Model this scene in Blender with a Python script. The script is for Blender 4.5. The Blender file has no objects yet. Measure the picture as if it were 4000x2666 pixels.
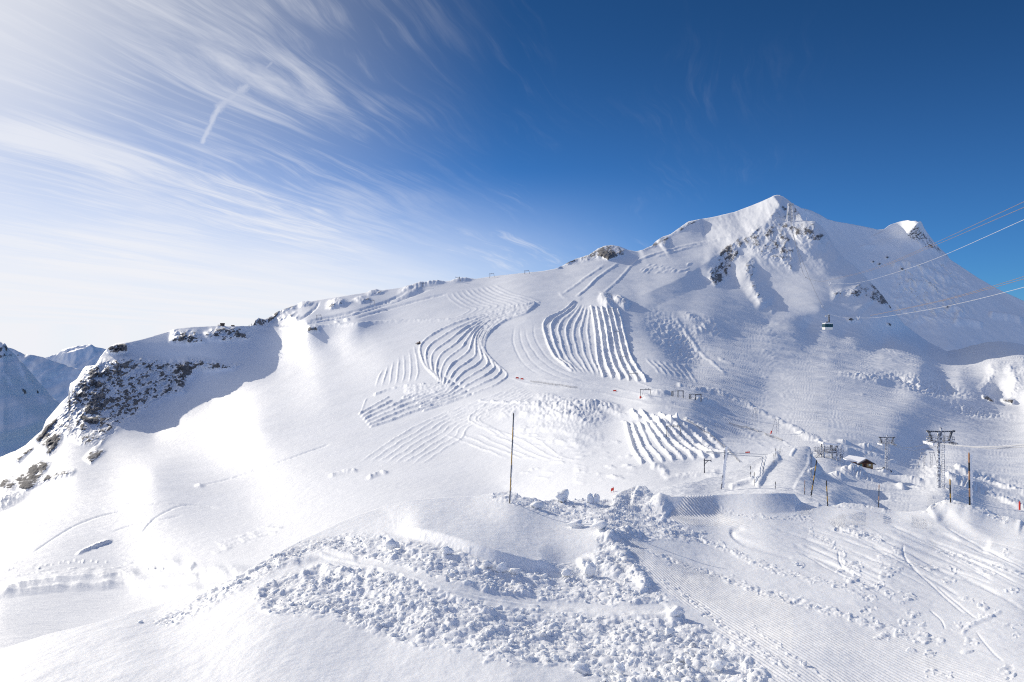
import bpy, math, random
import numpy as np
from mathutils import Vector, Matrix

S = bpy.context.scene
C = S.collection
# ------------------------------------------------------------------ camera, sky, sun, exposure
cam_d = bpy.data.cameras.new("camera"); cam = bpy.data.objects.new("camera", cam_d); C.objects.link(cam)
cam_d.lens = 24.0; cam_d.sensor_width = 36.0; cam_d.clip_start = 0.1; cam_d.clip_end = 60000
cam.location = (0, 0, 0); cam.rotation_euler = (math.radians(90), 0, 0)
S.camera = cam
F = 1024 * 24.0 / 36.0            # focal length in pixels of the 1024-wide picture
SUN_AZ, SUN_EL = math.radians(-45), math.radians(24)     # clockwise from the view direction
SUN_STRENGTH, SKY_STRENGTH = 3.4, 0.088
S.view_settings.view_transform = 'Standard'; S.view_settings.look = 'None'
S.view_settings.exposure = 0.17; S.view_settings.gamma = 1.0
S.cycles.use_denoising = False
S.cycles.filter_width = 1.1
S.cycles.max_bounces = 6
sun_d = bpy.data.lights.new("sun", 'SUN'); sun = bpy.data.objects.new("sun", sun_d); C.objects.link(sun)
sun_d.energy = SUN_STRENGTH; sun_d.angle = math.radians(0.5); sun_d.color = (1.0, 0.915, 0.77)
sdir = Vector((math.sin(SUN_AZ) * math.cos(SUN_EL), math.cos(SUN_AZ) * math.cos(SUN_EL), math.sin(SUN_EL)))
sun.rotation_euler = sdir.to_track_quat('Z', 'Y').to_euler()
sun.location = (-300, 300, 400)

class NT:
    """small helper round a node tree"""
    def __init__(s, tree): s.t = tree; s.n = tree.nodes; s.l = tree.links
    def new(s, kind, **kw):
        n = s.n.new(kind)
        for k, v in kw.items(): setattr(n, k, v)
        return n
    def put(s, sock, v):
        if hasattr(v, 'is_output'): s.l.new(v, sock)
        elif v is not None: sock.default_value = v
    def math(s, op, a, b=None, c=None, clamp=False):
        n = s.new('ShaderNodeMath', operation=op, use_clamp=clamp)
        for i, v in enumerate((a, b, c)):
            if v is not None: s.put(n.inputs[i], v)
        return n.outputs[0]
    def ramp(s, x, a, b, lo=0.0, hi=1.0, smooth=True):
        n = s.new('ShaderNodeMapRange', interpolation_type='SMOOTHSTEP' if smooth else 'LINEAR')
        for i, v in enumerate((x, a, b, lo, hi)): s.put(n.inputs[i], v)
        return n.outputs[0]
    def mix(s, f, a, b, blend='MIX'):
        n = s.new('ShaderNodeMix', data_type='RGBA', blend_type=blend)
        s.put(n.inputs[0], f); s.put(n.inputs[6], a); s.put(n.inputs[7], b)
        return n.outputs[2]
    def noise(s, vec, scale, detail=4, rough=0.5, dist=0.0):
        n = s.new('ShaderNodeTexNoise')
        if vec is not None: s.l.new(vec, n.inputs['Vector'])
        n.inputs['Scale'].default_value = scale; n.inputs['Detail'].default_value = detail
        n.inputs['Roughness'].default_value = rough; n.inputs['Distortion'].default_value = dist
        return n.outputs['Fac']
    def comb(s, x, y, z):
        n = s.new('ShaderNodeCombineXYZ')
        for i, v in enumerate((x, y, z)): s.put(n.inputs[i], v)
        return n.outputs[0]

def build_world():
    w = bpy.data.worlds.new("World"); S.world = w; w.use_nodes = True
    t = NT(w.node_tree)
    for n in list(t.n): t.n.remove(n)
    sky = t.new('ShaderNodeTexSky', sky_type='NISHITA')
    sky.sun_disc = False; sky.sun_elevation = SUN_EL; sky.sun_rotation = SUN_AZ
    sky.altitude = 3000; sky.air_density = 1.0; sky.dust_density = 0.3; sky.ozone_density = 3.0
    tc = t.new('ShaderNodeTexCoord'); sep = t.new('ShaderNodeSeparateXYZ'); t.l.new(tc.outputs['Generated'], sep.inputs[0])
    x, y, z = sep.outputs
    zz = t.math('MAXIMUM', z, 0.02)
    yy = t.math('MAXIMUM', y, 0.05); u = t.math('DIVIDE', x, yy); v = t.math('DIVIDE', z, yy)
    # high cirrus sheet: direction projected on a flat layer, streaks run 19 degrees right of the view
    zb = t.math('ADD', zz, 0.03); px = t.math('DIVIDE', x, zb); py = t.math('DIVIDE', y, zb)
    ca, sa = math.cos(math.radians(19)), math.sin(math.radians(19))
    q = t.math('SUBTRACT', t.math('MULTIPLY', px, ca), t.math('MULTIPLY', py, sa))     # across the streaks
    a = t.math('ADD', t.math('MULTIPLY', px, sa), t.math('MULTIPLY', py, ca))          # along them
    wv = t.comb(t.math('MULTIPLY', q, 0.8), t.math('MULTIPLY', a, 0.4), 3.1)
    warp = t.math('SUBTRACT', t.noise(wv, 1.6, 3, 0.55), 0.5)
    q2 = t.math('ADD', q, t.math('MULTIPLY', warp, 0.42))
    fine = t.noise(t.comb(t.math('MULTIPLY', q2, 7.0), t.math('MULTIPLY', a, 0.8), 0.0), 1.0, 9, 0.66, 0.4)
    broad = t.noise(t.comb(t.math('MULTIPLY', q2, 1.7), t.math('MULTIPLY', a, 0.35), 7.3), 1.0, 4, 0.5)
    field = t.math('ADD', t.math('MULTIPLY', fine, 0.6), t.math('MULTIPLY', broad, 0.6))
    def patch(cu, cv, su, sv, k):
        du = t.math('DIVIDE', t.math('SUBTRACT', u, cu), su); dv = t.math('DIVIDE', t.math('ADD', t.math('SUBTRACT', v, cv), t.math('MULTIPLY', t.math('SUBTRACT', u, cu), k)), sv)
        return t.ramp(t.math('ADD', t.math('MULTIPLY', du, du), t.math('MULTIPLY', dv, dv)), 1.0, 0.0)
    where = None
    for w_, args in ((0.6, (-0.42, 0.42, 0.30, 0.13, 0.40)), (0.6, (-0.26, 0.42, 0.13, 0.07, 0.45)), (1.0, (-0.36, 0.19, 0.24, 0.075, 0.22)), (0.8, (-0.62, 0.27, 0.30, 0.07, 0.22)), (0.9, (-0.60, 0.12, 0.34, 0.06, 0.2)), (0.45, (0.02, 0.13, 0.22, 0.05, 0.1)), (0.25, (0.05, 0.20, 0.2, 0.03, 0.0))):
        k_ = t.math('MULTIPLY', patch(*args), w_); where = k_ if where is None else t.math('MAXIMUM', where, k_)
    thr = t.math('SUBTRACT', 0.71, t.math('MULTIPLY', where, 0.25))
    streak = t.math('MULTIPLY', t.ramp(t.math('SUBTRACT', field, thr), 0.0, 0.24), t.math('POWER', where, 0.6))
    fil = t.noise(t.comb(t.math('MULTIPLY', q2, 15.0), t.math('MULTIPLY', a, 1.1), 4.0), 1.0, 8, 0.68, 0.25)
    clump = t.noise(t.comb(t.math('MULTIPLY', q2, 2.2), t.math('MULTIPLY', a, 0.9), 1.7), 1.0, 4, 0.55)
    wide = t.math('MULTIPLY', t.ramp(u, 0.02, -0.42), t.ramp(v, 0.03, 0.12))
    thin = t.math('MULTIPLY', t.ramp(t.math('ADD', t.math('MULTIPLY', fil, 0.55), t.math('MULTIPLY', clump, 0.6)), 0.50, 0.78), wide)
    streak = t.math('MAXIMUM', streak, t.math('MULTIPLY', thin, 0.62))
    far_ = t.math('MULTIPLY', t.ramp(fil, 0.45, 0.85), t.math('MULTIPLY', t.ramp(u, 0.55, 0.05), t.ramp(clump, 0.42, 0.7)))
    streak = t.math('MAXIMUM', streak, t.math('MULTIPLY', far_, 0.16))
    trail = None
    for (ua, va), (ub, vb), w_, k_ in (((-0.453, 0.292), (-0.430, 0.342), 0.0065, 0.55), ((-0.430, 0.342), (-0.390, 0.372), 0.011, 0.45), ((-0.390, 0.372), (-0.352, 0.408), 0.004, 0.3), ((-0.475, 0.215), (-0.455, 0.262), 0.012, 0.16)):
        dx, dy = ub - ua, vb - va; L2 = dx * dx + dy * dy
        du = t.math('SUBTRACT', u, ua); dv = t.math('SUBTRACT', v, va)
        h = t.math('DIVIDE', t.math('ADD', t.math('MULTIPLY', du, dx), t.math('MULTIPLY', dv, dy)), L2, clamp=True)
        ex = t.math('SUBTRACT', du, t.math('MULTIPLY', h, dx)); ey = t.math('SUBTRACT', dv, t.math('MULTIPLY', h, dy))
        dd = t.math('SQRT', t.math('ADD', t.math('MULTIPLY', ex, ex), t.math('MULTIPLY', ey, ey)))
        dd = t.math('ADD', dd, t.math('MULTIPLY', t.math('SUBTRACT', t.noise(t.comb(u, v, 0.0), 90.0, 5, 0.7), 0.5), w_ * 1.6))
        g_ = t.math('MULTIPLY', t.ramp(dd, w_, 0.0), k_); trail = g_ if trail is None else t.math('MAXIMUM', trail, g_)
    streak = t.math('MAXIMUM', streak, trail)
    veil = t.math('MULTIPLY', t.ramp(x, 0.02, -0.72), 0.56)
    low = t.math('MULTIPLY', t.ramp(z, 0.25, 0.05), t.ramp(x, 0.34, -0.34))           # milky band low on the left
    low = t.math('MULTIPLY', low, t.math('ADD', 0.75, t.math('MULTIPLY', broad, 0.5)))
    dot = t.new('ShaderNodeVectorMath', operation='DOT_PRODUCT'); t.l.new(tc.outputs['Generated'], dot.inputs[0]); dot.inputs[1].default_value = sdir
    glow = t.math('MULTIPLY', t.ramp(dot.outputs['Value'], 0.95, 1.01), 0.75)
    m = t.math('MULTIPLY', t.math('SUBTRACT', 1.0, t.math('MULTIPLY', streak, 0.8)), t.math('SUBTRACT', 1.0, veil))
    m = t.math('MULTIPLY', m, t.math('SUBTRACT', 1.0, t.math('MULTIPLY', low, 0.95, clamp=True))); m = t.math('MULTIPLY', m, t.math('SUBTRACT', 1.0, glow))
    m = t.math('SUBTRACT', 1.0, m, clamp=True)
    skyc = t.mix(1.0, sky.outputs[0], (SKY_STRENGTH * 0.30, SKY_STRENGTH * 0.66, SKY_STRENGTH * 1.0, 1), 'MULTIPLY')
    skyc = t.mix(t.ramp(z, 0.10, 0.48, 0.0, 0.46), skyc, (0.0, 0.02, 0.06, 1))
    skyc = t.mix(t.math('MULTIPLY', t.ramp(y, 0.35, -0.4), 0.45), skyc, (0.24, 0.35, 0.70, 1))   # blue fill light added to the unseen sky overhead and behind the camera
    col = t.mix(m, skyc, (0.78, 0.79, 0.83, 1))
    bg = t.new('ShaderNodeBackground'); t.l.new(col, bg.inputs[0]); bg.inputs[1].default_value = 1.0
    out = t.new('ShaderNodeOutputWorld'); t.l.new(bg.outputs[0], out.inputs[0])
build_world()

# ------------------------------------------------------------------ numeric helpers
K = 0.256                                            # photograph pixel -> 1024-wide pixel
def P(pts): return [(x * K, y * K) for x, y in pts]

def hash2(ix, iy, seed):
    h = (ix.astype(np.int64) * 374761393 + iy.astype(np.int64) * 668265263 + seed * 1442695041) & 0xFFFFFFFF
    h = ((h ^ (h >> 13)) * 1274126177) & 0xFFFFFFFF
    return (h ^ (h >> 16)) & 0xFFFFFFFF
_ga = np.arange(256) * (2 * np.pi / 256); _gx, _gy = np.cos(_ga).astype(np.float32), np.sin(_ga).astype(np.float32)
def pn(x, y, seed=0):
    """gradient noise, about -0.7..0.7"""
    x = np.asarray(x, np.float64); y = np.asarray(y, np.float64)
    ix, iy = np.floor(x), np.floor(y)
    fx, fy = (x - ix).astype(np.float32), (y - iy).astype(np.float32)
    ix, iy = ix.astype(np.int64), iy.astype(np.int64)
    def g(dx, dy):
        h = hash2(ix + dx, iy + dy, seed) & 255
        return _gx[h] * (fx - dx) + _gy[h] * (fy - dy)
    u = fx * fx * fx * (fx * (fx * 6 - 15) + 10); v = fy * fy * fy * (fy * (fy * 6 - 15) + 10)
    a, b, c, d = g(0, 0), g(1, 0), g(0, 1), g(1, 1)
    return (a + (b - a) * u) * (1 - v) + (c + (d - c) * u) * v
def fbm(x, y, octv=4, seed=0, gain=0.5, lac=2.03):
    s = 0.0; amp = 1.0
    for o in range(octv):
        s = s + amp * pn(x, y, seed + o * 17); x = x * lac + 13.7; y = y * lac - 7.1; amp *= gain
    return s
def billow(x, y, octv=4, seed=0, gain=0.5, lac=2.03):
    s = 0.0; amp = 1.0
    for o in range(octv):
        s = s + amp * (np.abs(pn(x, y, seed + o * 17)) * 2.2); x = x * lac + 3.7; y = y * lac + 5.1; amp *= gain
    return s
def ridged(x, y, octv=4, seed=0, gain=0.5, lac=2.07):
    s = 0.0; amp = 1.0
    for o in range(octv):
        s = s + amp * (1 - np.abs(pn(x, y, seed + o * 17)) * 2.4); x = x * lac + 3.7; y = y * lac + 5.1; amp *= gain
    return s
def lumps(x, y, seed=0, jit=0.9):
    """rounded cobbles: 1 in the middle of a cell's lump, 0 between"""
    ix, iy = np.floor(x).astype(np.int64), np.floor(y).astype(np.int64)
    best = np.zeros(np.shape(x), np.float32)
    for dx in (-1, 0, 1):
        for dy in (-1, 0, 1):
            h = hash2(ix + dx, iy + dy, seed)
            cx = ix + dx + 0.5 + jit * ((h & 255) / 255.0 - 0.5)
            cy = iy + dy + 0.5 + jit * (((h >> 8) & 255) / 255.0 - 0.5)
            r = 0.28 + 0.5 * ((h >> 16) & 255) / 255.0
            d2 = ((x - cx) ** 2 + (y - cy) ** 2) / (r * r)
            best = np.maximum(best, (np.clip(1 - d2, 0, 1) ** 0.75 * (0.35 + r)).astype(np.float32))
    return best
def sstep(x, a, b):
    t = np.clip((x - a) / (b - a), 0, 1); return t * t * (3 - 2 * t)

class TPS:
    """thin-plate interpolation of log(distance) over the photograph"""
    def __init__(s, pts, lam=2e-4):
        p = np.array(pts, float); s.c = p[:, :2] / 1000.0; v = np.log(p[:, 2]); n = len(p)
        A = np.zeros((n + 3, n + 3)); A[:n, :n] = s.k(s.c[:, None, :] - s.c[None, :, :]) + lam * np.eye(n)
        A[:n, n] = 1; A[:n, n + 1:] = s.c; A[n, :n] = 1; A[n + 1:, :n] = s.c.T
        s.w = np.linalg.solve(A, np.concatenate([v, np.zeros(3)]))
    @staticmethod
    def k(d):
        r2 = (d ** 2).sum(-1); return 0.5 * r2 * np.log(r2 + 1e-12)
    def __call__(s, px, py):
        x = np.asarray(px) / K / 1000.0; y = np.asarray(py) / K / 1000.0
        v = s.w[-3] + s.w[-2] * x + s.w[-1] * y
        for (cx, cy), w in zip(s.c, s.w):
            r2 = (x - cx) ** 2 + (y - cy) ** 2
            v = v + w * 0.5 * r2 * np.log(r2 + 1e-12)
        return np.exp(v)

class Field:
    """a map over the photograph's area at half-pixel steps, holding heights or masks"""
    X0, Y0, X1, Y1, R = -150, 150, 1174, 800, 2.0
    def __init__(s):
        s.w = int((s.X1 - s.X0) * s.R); s.h = int((s.Y1 - s.Y0) * s.R); s.a = np.zeros((s.h, s.w), np.float32)
    def win(s, x0, y0, x1, y1):
        i0 = max(0, int((x0 - s.X0) * s.R)); i1 = min(s.w, int((x1 - s.X0) * s.R) + 2)
        j0 = max(0, int((y0 - s.Y0) * s.R)); j1 = min(s.h, int((y1 - s.Y0) * s.R) + 2)
        xs = s.X0 + np.arange(i0, i1) / s.R; ys = s.Y0 + np.arange(j0, j1) / s.R
        return slice(j0, j1), slice(i0, i1), xs[None, :], ys[:, None]
    def poly(s, pts, val=1.0, soft=2.0):
        """soft-edged filled polygon (max)"""
        p = P(pts); xs = [q[0] for q in p]; ys = [q[1] for q in p]
        J, I, X, Y = s.win(min(xs) - soft * 2, min(ys) - soft * 2, max(xs) + soft * 2, max(ys) + soft * 2)
        ins = np.zeros((Y.shape[0], X.shape[1]), bool); d = np.full(ins.shape, 1e9)
        for (xa, ya), (xb, yb) in zip(p, p[1:] + p[:1]):
            c = ((ya > Y) != (yb > Y)); den = (yb - ya) if abs(yb - ya) > 1e-9 else 1e-9
            ins ^= c & (X < (xb - xa) * (Y - ya) / den + xa)
            vx, vy = xb - xa, yb - ya; L = vx * vx + vy * vy + 1e-9
            t = np.clip(((X - xa) * vx + (Y - ya) * vy) / L, 0, 1)
            d = np.minimum(d, (X - xa - t * vx) ** 2 + (Y - ya - t * vy) ** 2)
        d = np.sqrt(d) * np.where(ins, 1, -1)
        m = sstep(d, -soft, soft) * val
        s.a[J, I] = np.maximum(s.a[J, I], m); return s
    def line(s, pts, amp, wl, wr=None, mode='add', taper=0.0, prof='bump', wob=0.0, seed=0):
        """ridge (amp>0) or groove along a line; wl / wr: half widths on the left and right of its run (1024-px)"""
        p = np.array(P(pts) if not isinstance(pts, np.ndarray) else pts, float); wr = wr or wl; W = max(wl, wr) + 1
        if len(p) < 2: return s
        p = smooth_line(p)
        J, I, X, Y = s.win(p[:, 0].min() - W, p[:, 1].min() - W, p[:, 0].max() + W, p[:, 1].max() + W)
        out = np.zeros((Y.shape[0], X.shape[1]), np.float32)
        if out.size == 0: return s
        seg = np.hypot(*(p[1:] - p[:-1]).T); acc = np.concatenate([[0], np.cumsum(seg)]); tot = acc[-1]
        x0, y0 = X[0, 0], Y[0, 0]
        best = np.full(out.shape, 1e9, np.float32); sd = np.zeros(out.shape, np.float32); al = np.zeros(out.shape, np.float32)
        for k in range(len(p) - 1):
            (xa, ya), (xb, yb) = p[k], p[k + 1]
            i0 = max(0, int((min(xa, xb) - W - x0) * s.R)); i1 = int((max(xa, xb) + W - x0) * s.R) + 2
            j0 = max(0, int((min(ya, yb) - W - y0) * s.R)); j1 = int((max(ya, yb) + W - y0) * s.R) + 2
            if i1 <= 0 or j1 <= 0: continue
            xx = X[:, i0:i1]; yy = Y[j0:j1]
            vx, vy = xb - xa, yb - ya; L = vx * vx + vy * vy + 1e-9
            t = np.clip(((xx - xa) * vx + (yy - ya) * vy) / L, 0, 1)
            d = np.hypot(xx - xa - t * vx, yy - ya - t * vy)
            b = best[j0:j1, i0:i1]; m = d < b
            cr = vx * (yy - ya) - vy * (xx - xa)
            b[m] = d[m]
            sd[j0:j1, i0:i1][m] = (np.sign(cr) * d)[m]        # + is right of the run (image y down)
            al[j0:j1, i0:i1][m] = (acc[k] + t * seg[k])[m]
        if wob:
            sd = sd + wob * pn(al * 0.09, al * 0 + seed * 3.3, seed + 5) * 2 + wob * 0.6 * pn(al * 0.33, al * 0 + 9.1, seed + 9)
        r = np.where(sd > 0, sd / wr, -sd / wl)
        if prof == 'bump': v = np.clip(1 - r * r, 0, 1) ** 2
        elif prof == 'crest': v = np.clip(1 - r, 0, 1) ** 1.15
        elif prof == 'ledge': v = np.where(sd > 0, np.clip(1 - r, 0, 1) ** 2, np.clip(1 - r, 0, 1))
        else: v = (r < 1).astype(np.float32)
        v[best > W] = 0
        if taper: v = v * sstep(al, 0, taper) * sstep(tot - al, 0, taper)
        if wob: v = v * (1 + 0.3 * pn(al * 0.09, al * 0 + 4.4, seed + 21) * 2)
        v = (v * amp).astype(np.float32)
        if mode == 'add': s.a[J, I] += v
        else: s.a[J, I] = np.maximum(s.a[J, I], v)
        return s
    def blob(s, x, y, rx, ry, amp, rot=0.0, p=1.0):
        x, y, rx, ry = x * K, y * K, rx * K, ry * K; r = max(rx, ry)
        J, I, X, Y = s.win(x - r, y - r, x + r, y + r); c, n = math.cos(rot), math.sin(rot)
        u = ((X - x) * c + (Y - y) * n) / rx; v = (-(X - x) * n + (Y - y) * c) / ry
        s.a[J, I] += (np.clip(1 - u * u - v * v, 0, 1) ** (2 * p) * amp).astype(np.float32); return s
    def blur(s, sig):
        k = np.exp(-0.5 * (np.arange(-int(3 * sig * s.R), int(3 * sig * s.R) + 1) / (sig * s.R)) ** 2); k /= k.sum()
        for ax in (0, 1):
            n = s.a.shape[ax] + len(k) - 1
            f = np.fft.irfft(np.fft.rfft(s.a, n, axis=ax) * (np.fft.rfft(k, n)[:, None] if ax == 0 else np.fft.rfft(k, n)[None, :]), n, axis=ax)
            o = len(k) // 2; s.a = (f[o:o + s.h] if ax == 0 else f[:, o:o + s.w]).astype(np.float32)
        return s
    def __call__(s, px, py):
        u = np.clip((px - s.X0) * s.R, 0, s.w - 1.001); v = np.clip((py - s.Y0) * s.R, 0, s.h - 1.001)
        i = u.astype(int); j = v.astype(int); fu = u - i; fv = v - j; a = s.a
        return (a[j, i] * (1 - fu) + a[j, i + 1] * fu) * (1 - fv) + (a[j + 1, i] * (1 - fu) + a[j + 1, i + 1] * fu) * fv

def smooth_line(p, step=2.0):
    """Catmull-Rom through the points"""
    p = np.asarray(p, float)
    if len(p) < 3: return p
    q = np.vstack([2 * p[0] - p[1], p, 2 * p[-1] - p[-2]]); out = []
    for i in range(1, len(q) - 2):
        n = max(2, int(np.hypot(*(q[i + 1] - q[i])) / step)); t = (np.arange(n) / n)[:, None]
        a, b, c, d = q[i - 1], q[i], q[i + 1], q[i + 2]
        out.append(0.5 * (2 * b + (c - a) * t + (2 * a - 5 * b + 4 * c - d) * t ** 2 + (3 * b - a - 3 * c + d) * t ** 3))
    return np.vstack(out + [p[-1:]])
def resample(p, n):
    p = smooth_line(np.array(P(p))); s = np.concatenate([[0], np.cumsum(np.hypot(*(p[1:] - p[:-1]).T))])
    t = np.linspace(0, s[-1], n); return np.stack([np.interp(t, s, p[:, 0]), np.interp(t, s, p[:, 1])], 1)
def family(left, right, n, m=60):
    a, b = resample(left, m), resample(right, m)
    return [a + (b - a) * (i / (n - 1)) for i in range(n)]
def edge(pts, cols, rough=0.0, seed=0, scale=0.08):
    p = np.array(P(pts)); y = np.interp(cols, p[:, 0], p[:, 1])
    if rough: y = y + rough * fbm(cols * scale, cols * 0 + seed, 5, seed, 0.6)
    return y

def grid_object(name, V, mat, attrs=None, label=None, cat=None, kind='structure'):
    """V: rows x cols x 3 -> one smooth mesh"""
    r, c, _ = V.shape
    idx = np.arange(r * c, dtype=np.int32).reshape(r, c)
    q = np.stack([idx[:-1, :-1], idx[:-1, 1:], idx[1:, 1:], idx[1:, :-1]], -1).reshape(-1, 4)
    me = bpy.data.meshes.new(name)
    me.vertices.add(r * c); me.vertices.foreach_set('co', V.reshape(-1).astype(np.float32))
    me.loops.add(q.size); me.loops.foreach_set('vertex_index', q.reshape(-1))
    me.polygons.add(len(q)); me.polygons.foreach_set('loop_start', np.arange(0, q.size, 4, dtype=np.int32))
    me.update(calc_edges=True)
    me.polygons.foreach_set('use_smooth', np.ones(len(q), bool))
    for k, v in (attrs or {}).items():
        at = me.attributes.new(k, 'FLOAT', 'POINT'); at.data.foreach_set('value', v.reshape(-1).astype(np.float32))
    me.materials.append(mat)
    o = bpy.data.objects.new(name, me); C.objects.link(o)
    o['kind'] = kind
    if label: o['label'] = label
    if cat: o['category'] = cat
    return o

# ------------------------------------------------------------------ materials
def snow_material(name, bump_scale, bump_dist, rock=False, rock_scale=0.05, tint=(0.88, 0.895, 0.92), sss=0.0):
    m = bpy.data.materials.new(name); m.use_nodes = True; t = NT(m.node_tree)
    b = t.n['Principled BSDF']; g = t.new('ShaderNodeNewGeometry'); pos = g.outputs['Position']
    n1 = t.noise(pos, bump_scale, 6, 0.62); n2 = t.noise(pos, bump_scale * 7.3, 4, 0.6)
    h = t.math('ADD', t.math('MULTIPLY', n1, 1.0), t.math('MULTIPLY', n2, 0.25))
    var = t.noise(pos, bump_scale * 0.12, 4, 0.5)
    snow = t.mix(t.ramp(var, 0.3, 0.7), tint + (1,), tuple(v * 0.965 for v in tint) + (1,))
    if rock:
        at = t.new('ShaderNodeAttribute', attribute_name='rock')
        rn = t.noise(pos, rock_scale, 8, 0.68, 0.4); rn2 = t.noise(pos, rock_scale * 4, 5, 0.6)
        rc = t.mix(t.ramp(rn, 0.32, 0.66), (0.085, 0.083, 0.087, 1), (0.29, 0.283, 0.28, 1))
        rc = t.mix(t.ramp(rn2, 0.45, 0.62), rc, (0.165, 0.155, 0.148, 1))
        sep = t.new('ShaderNodeSeparateXYZ'); t.l.new(g.outputs['Normal'], sep.inputs[0])
        up = t.ramp(sep.outputs[2], 0.30, 0.85)                         # snow lies on the flatter ledges
        k = t.math('ADD', at.outputs['Fac'], t.math('MULTIPLY', t.math('SUBTRACT', rn2, 0.5), 1.5))
        k = t.math('SUBTRACT', k, t.math('MULTIPLY', up, 0.22))
        k = t.math('MULTIPLY', t.ramp(k, 0.44, 0.58), t.ramp(at.outputs['Fac'], 0.02, 0.12))
        col = t.mix(k, snow, rc); t.l.new(col, b.inputs['Base Color'])
        t.put(b.inputs['Roughness'], t.math('ADD', 0.55, t.math('MULTIPLY', k, 0.35)))
        h = t.math('ADD', h, t.math('MULTIPLY', rn2, t.math('MULTIPLY', at.outputs['Fac'], 3.0)))
    else:
        t.l.new(snow, b.inputs['Base Color']); b.inputs['Roughness'].default_value = 0.55
    b.inputs['Specular IOR Level'].default_value = 0.15
    if sss:
        b.inputs['Subsurface Weight'].default_value = sss; b.inputs['Subsurface Radius'].default_value = (0.9, 0.95, 1.0); b.inputs['Subsurface Scale'].default_value = 0.09
    bp = t.new('ShaderNodeBump'); bp.inputs['Distance'].default_value = bump_dist; bp.inputs['Strength'].default_value = 0.6
    t.l.new(h, bp.inputs['Height']); t.l.new(bp.outputs[0], b.inputs['Normal'])
    return m

M_FORE = snow_material('groomed_snow', 6.0, 0.03, sss=0.6)
M_SLOPE = snow_material('slope_snow', 0.25, 0.5, True, 0.05)
M_PEAK = snow_material('mountain_snow', 0.05, 2.0, True, 0.03)
M_FAR = snow_material('far_snow', 0.01, 4.0, True, 0.008)

def world_grid(px, py, Y):
    return np.stack([(px - 512) / F * Y, Y, (341 - py) / F * Y], -1)

def make_sheet(cols, top, bot, rows, back, depth, power=1.0, smooth=0):
    """px, py, Y over a boundary-fitted grid: rows from bottom to top, then rows that roll over behind the crest"""
    t = np.linspace(0, 1, rows) ** power
    px = np.repeat(cols[None, :], rows, 0); py = bot[None, :] + (top - bot)[None, :] * t[:, None]
    if smooth:
        k = np.exp(-0.5 * (np.arange(-2.5 * smooth, 2.5 * smooth + 1) / smooth) ** 2); k /= k.sum(); n = len(k) // 2
        ts = np.convolve(np.pad(top, n, mode='edge'), k, mode='valid'); ts = np.minimum(ts, bot - 20)
        base = ts[None, :] + (top - ts)[None, :] * t[:, None] ** 5
        py = bot[None, :] + (base - bot[None, :]) * t[:, None]
    Y = depth(px, py)
    return px, py, Y
def add_back(V, n, fall, reach):
    """rows behind the crest: run on away from the viewer and fall"""
    last = V[-1]; out = [V]
    for k in range(1, n + 1):
        s = (k / n) ** 1.6; d = last[:, 1] * reach * s
        r = last.copy(); r[:, 0] *= 1 + reach * s; r[:, 1] += d
        r[:, 2] = last[:, 2] + (last[:, 2] / last[:, 1]) * d * 0 - fall * d
        out.append(r[None])
    return np.concatenate(out, 0)
SHEETS = {}
def keep(name, V):
    SHEETS[name] = (V.reshape(-1, 3), V[..., 0].ravel() / V[..., 1].ravel() * F + 512, 341 - V[..., 2].ravel() / V[..., 1].ravel() * F)
def ground(px, py, sheet):
    """world point of a sheet seen at photograph pixel px, py"""
    V, a, b = SHEETS[sheet]; x, y = px * K, py * K
    i = int(np.argmin((a - x) ** 2 + (b - y) ** 2)); return Vector(V[i])

# ------------------------------------------------------------------ the glacier, the left cliff and the front of the mountain
COLS = np.concatenate([np.arange(-420, -150, 4.0), np.arange(-150, 1175, 0.8), np.arange(1175, 1640, 4.0)])
FORE_TOP = [(-1900, 2790), (-700, 2740), (0, 2535), (200, 2475), (400, 2427), (600, 2370), (760, 2318), (900, 2262), (1050, 2180), (1200, 2100), (1350, 2030), (1500, 1975), (1600, 1952),
            (1700, 1944), (1850, 1940), (1930, 1926), (1990, 1918), (2040, 1940), (2120, 1952), (2250, 1950), (2330, 1955), (2400, 1945),
            (2440, 1925), (2480, 1912), (2520, 1914), (2560, 1946), (2620, 1970), (2760, 1966), (2900, 1960), (3050, 1958), (3100, 1958), (3140, 1964), (3180, 1965),
            (3230, 1978), (3300, 1968), (3380, 1974), (3450, 1990), (3560, 1999), (3620, 1992), (3660, 1970), (3700, 1962), (3760, 1970),
            (3850, 1992), (3900, 2012), (4000, 2040), (4700, 2200), (6600, 2330)]
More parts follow.
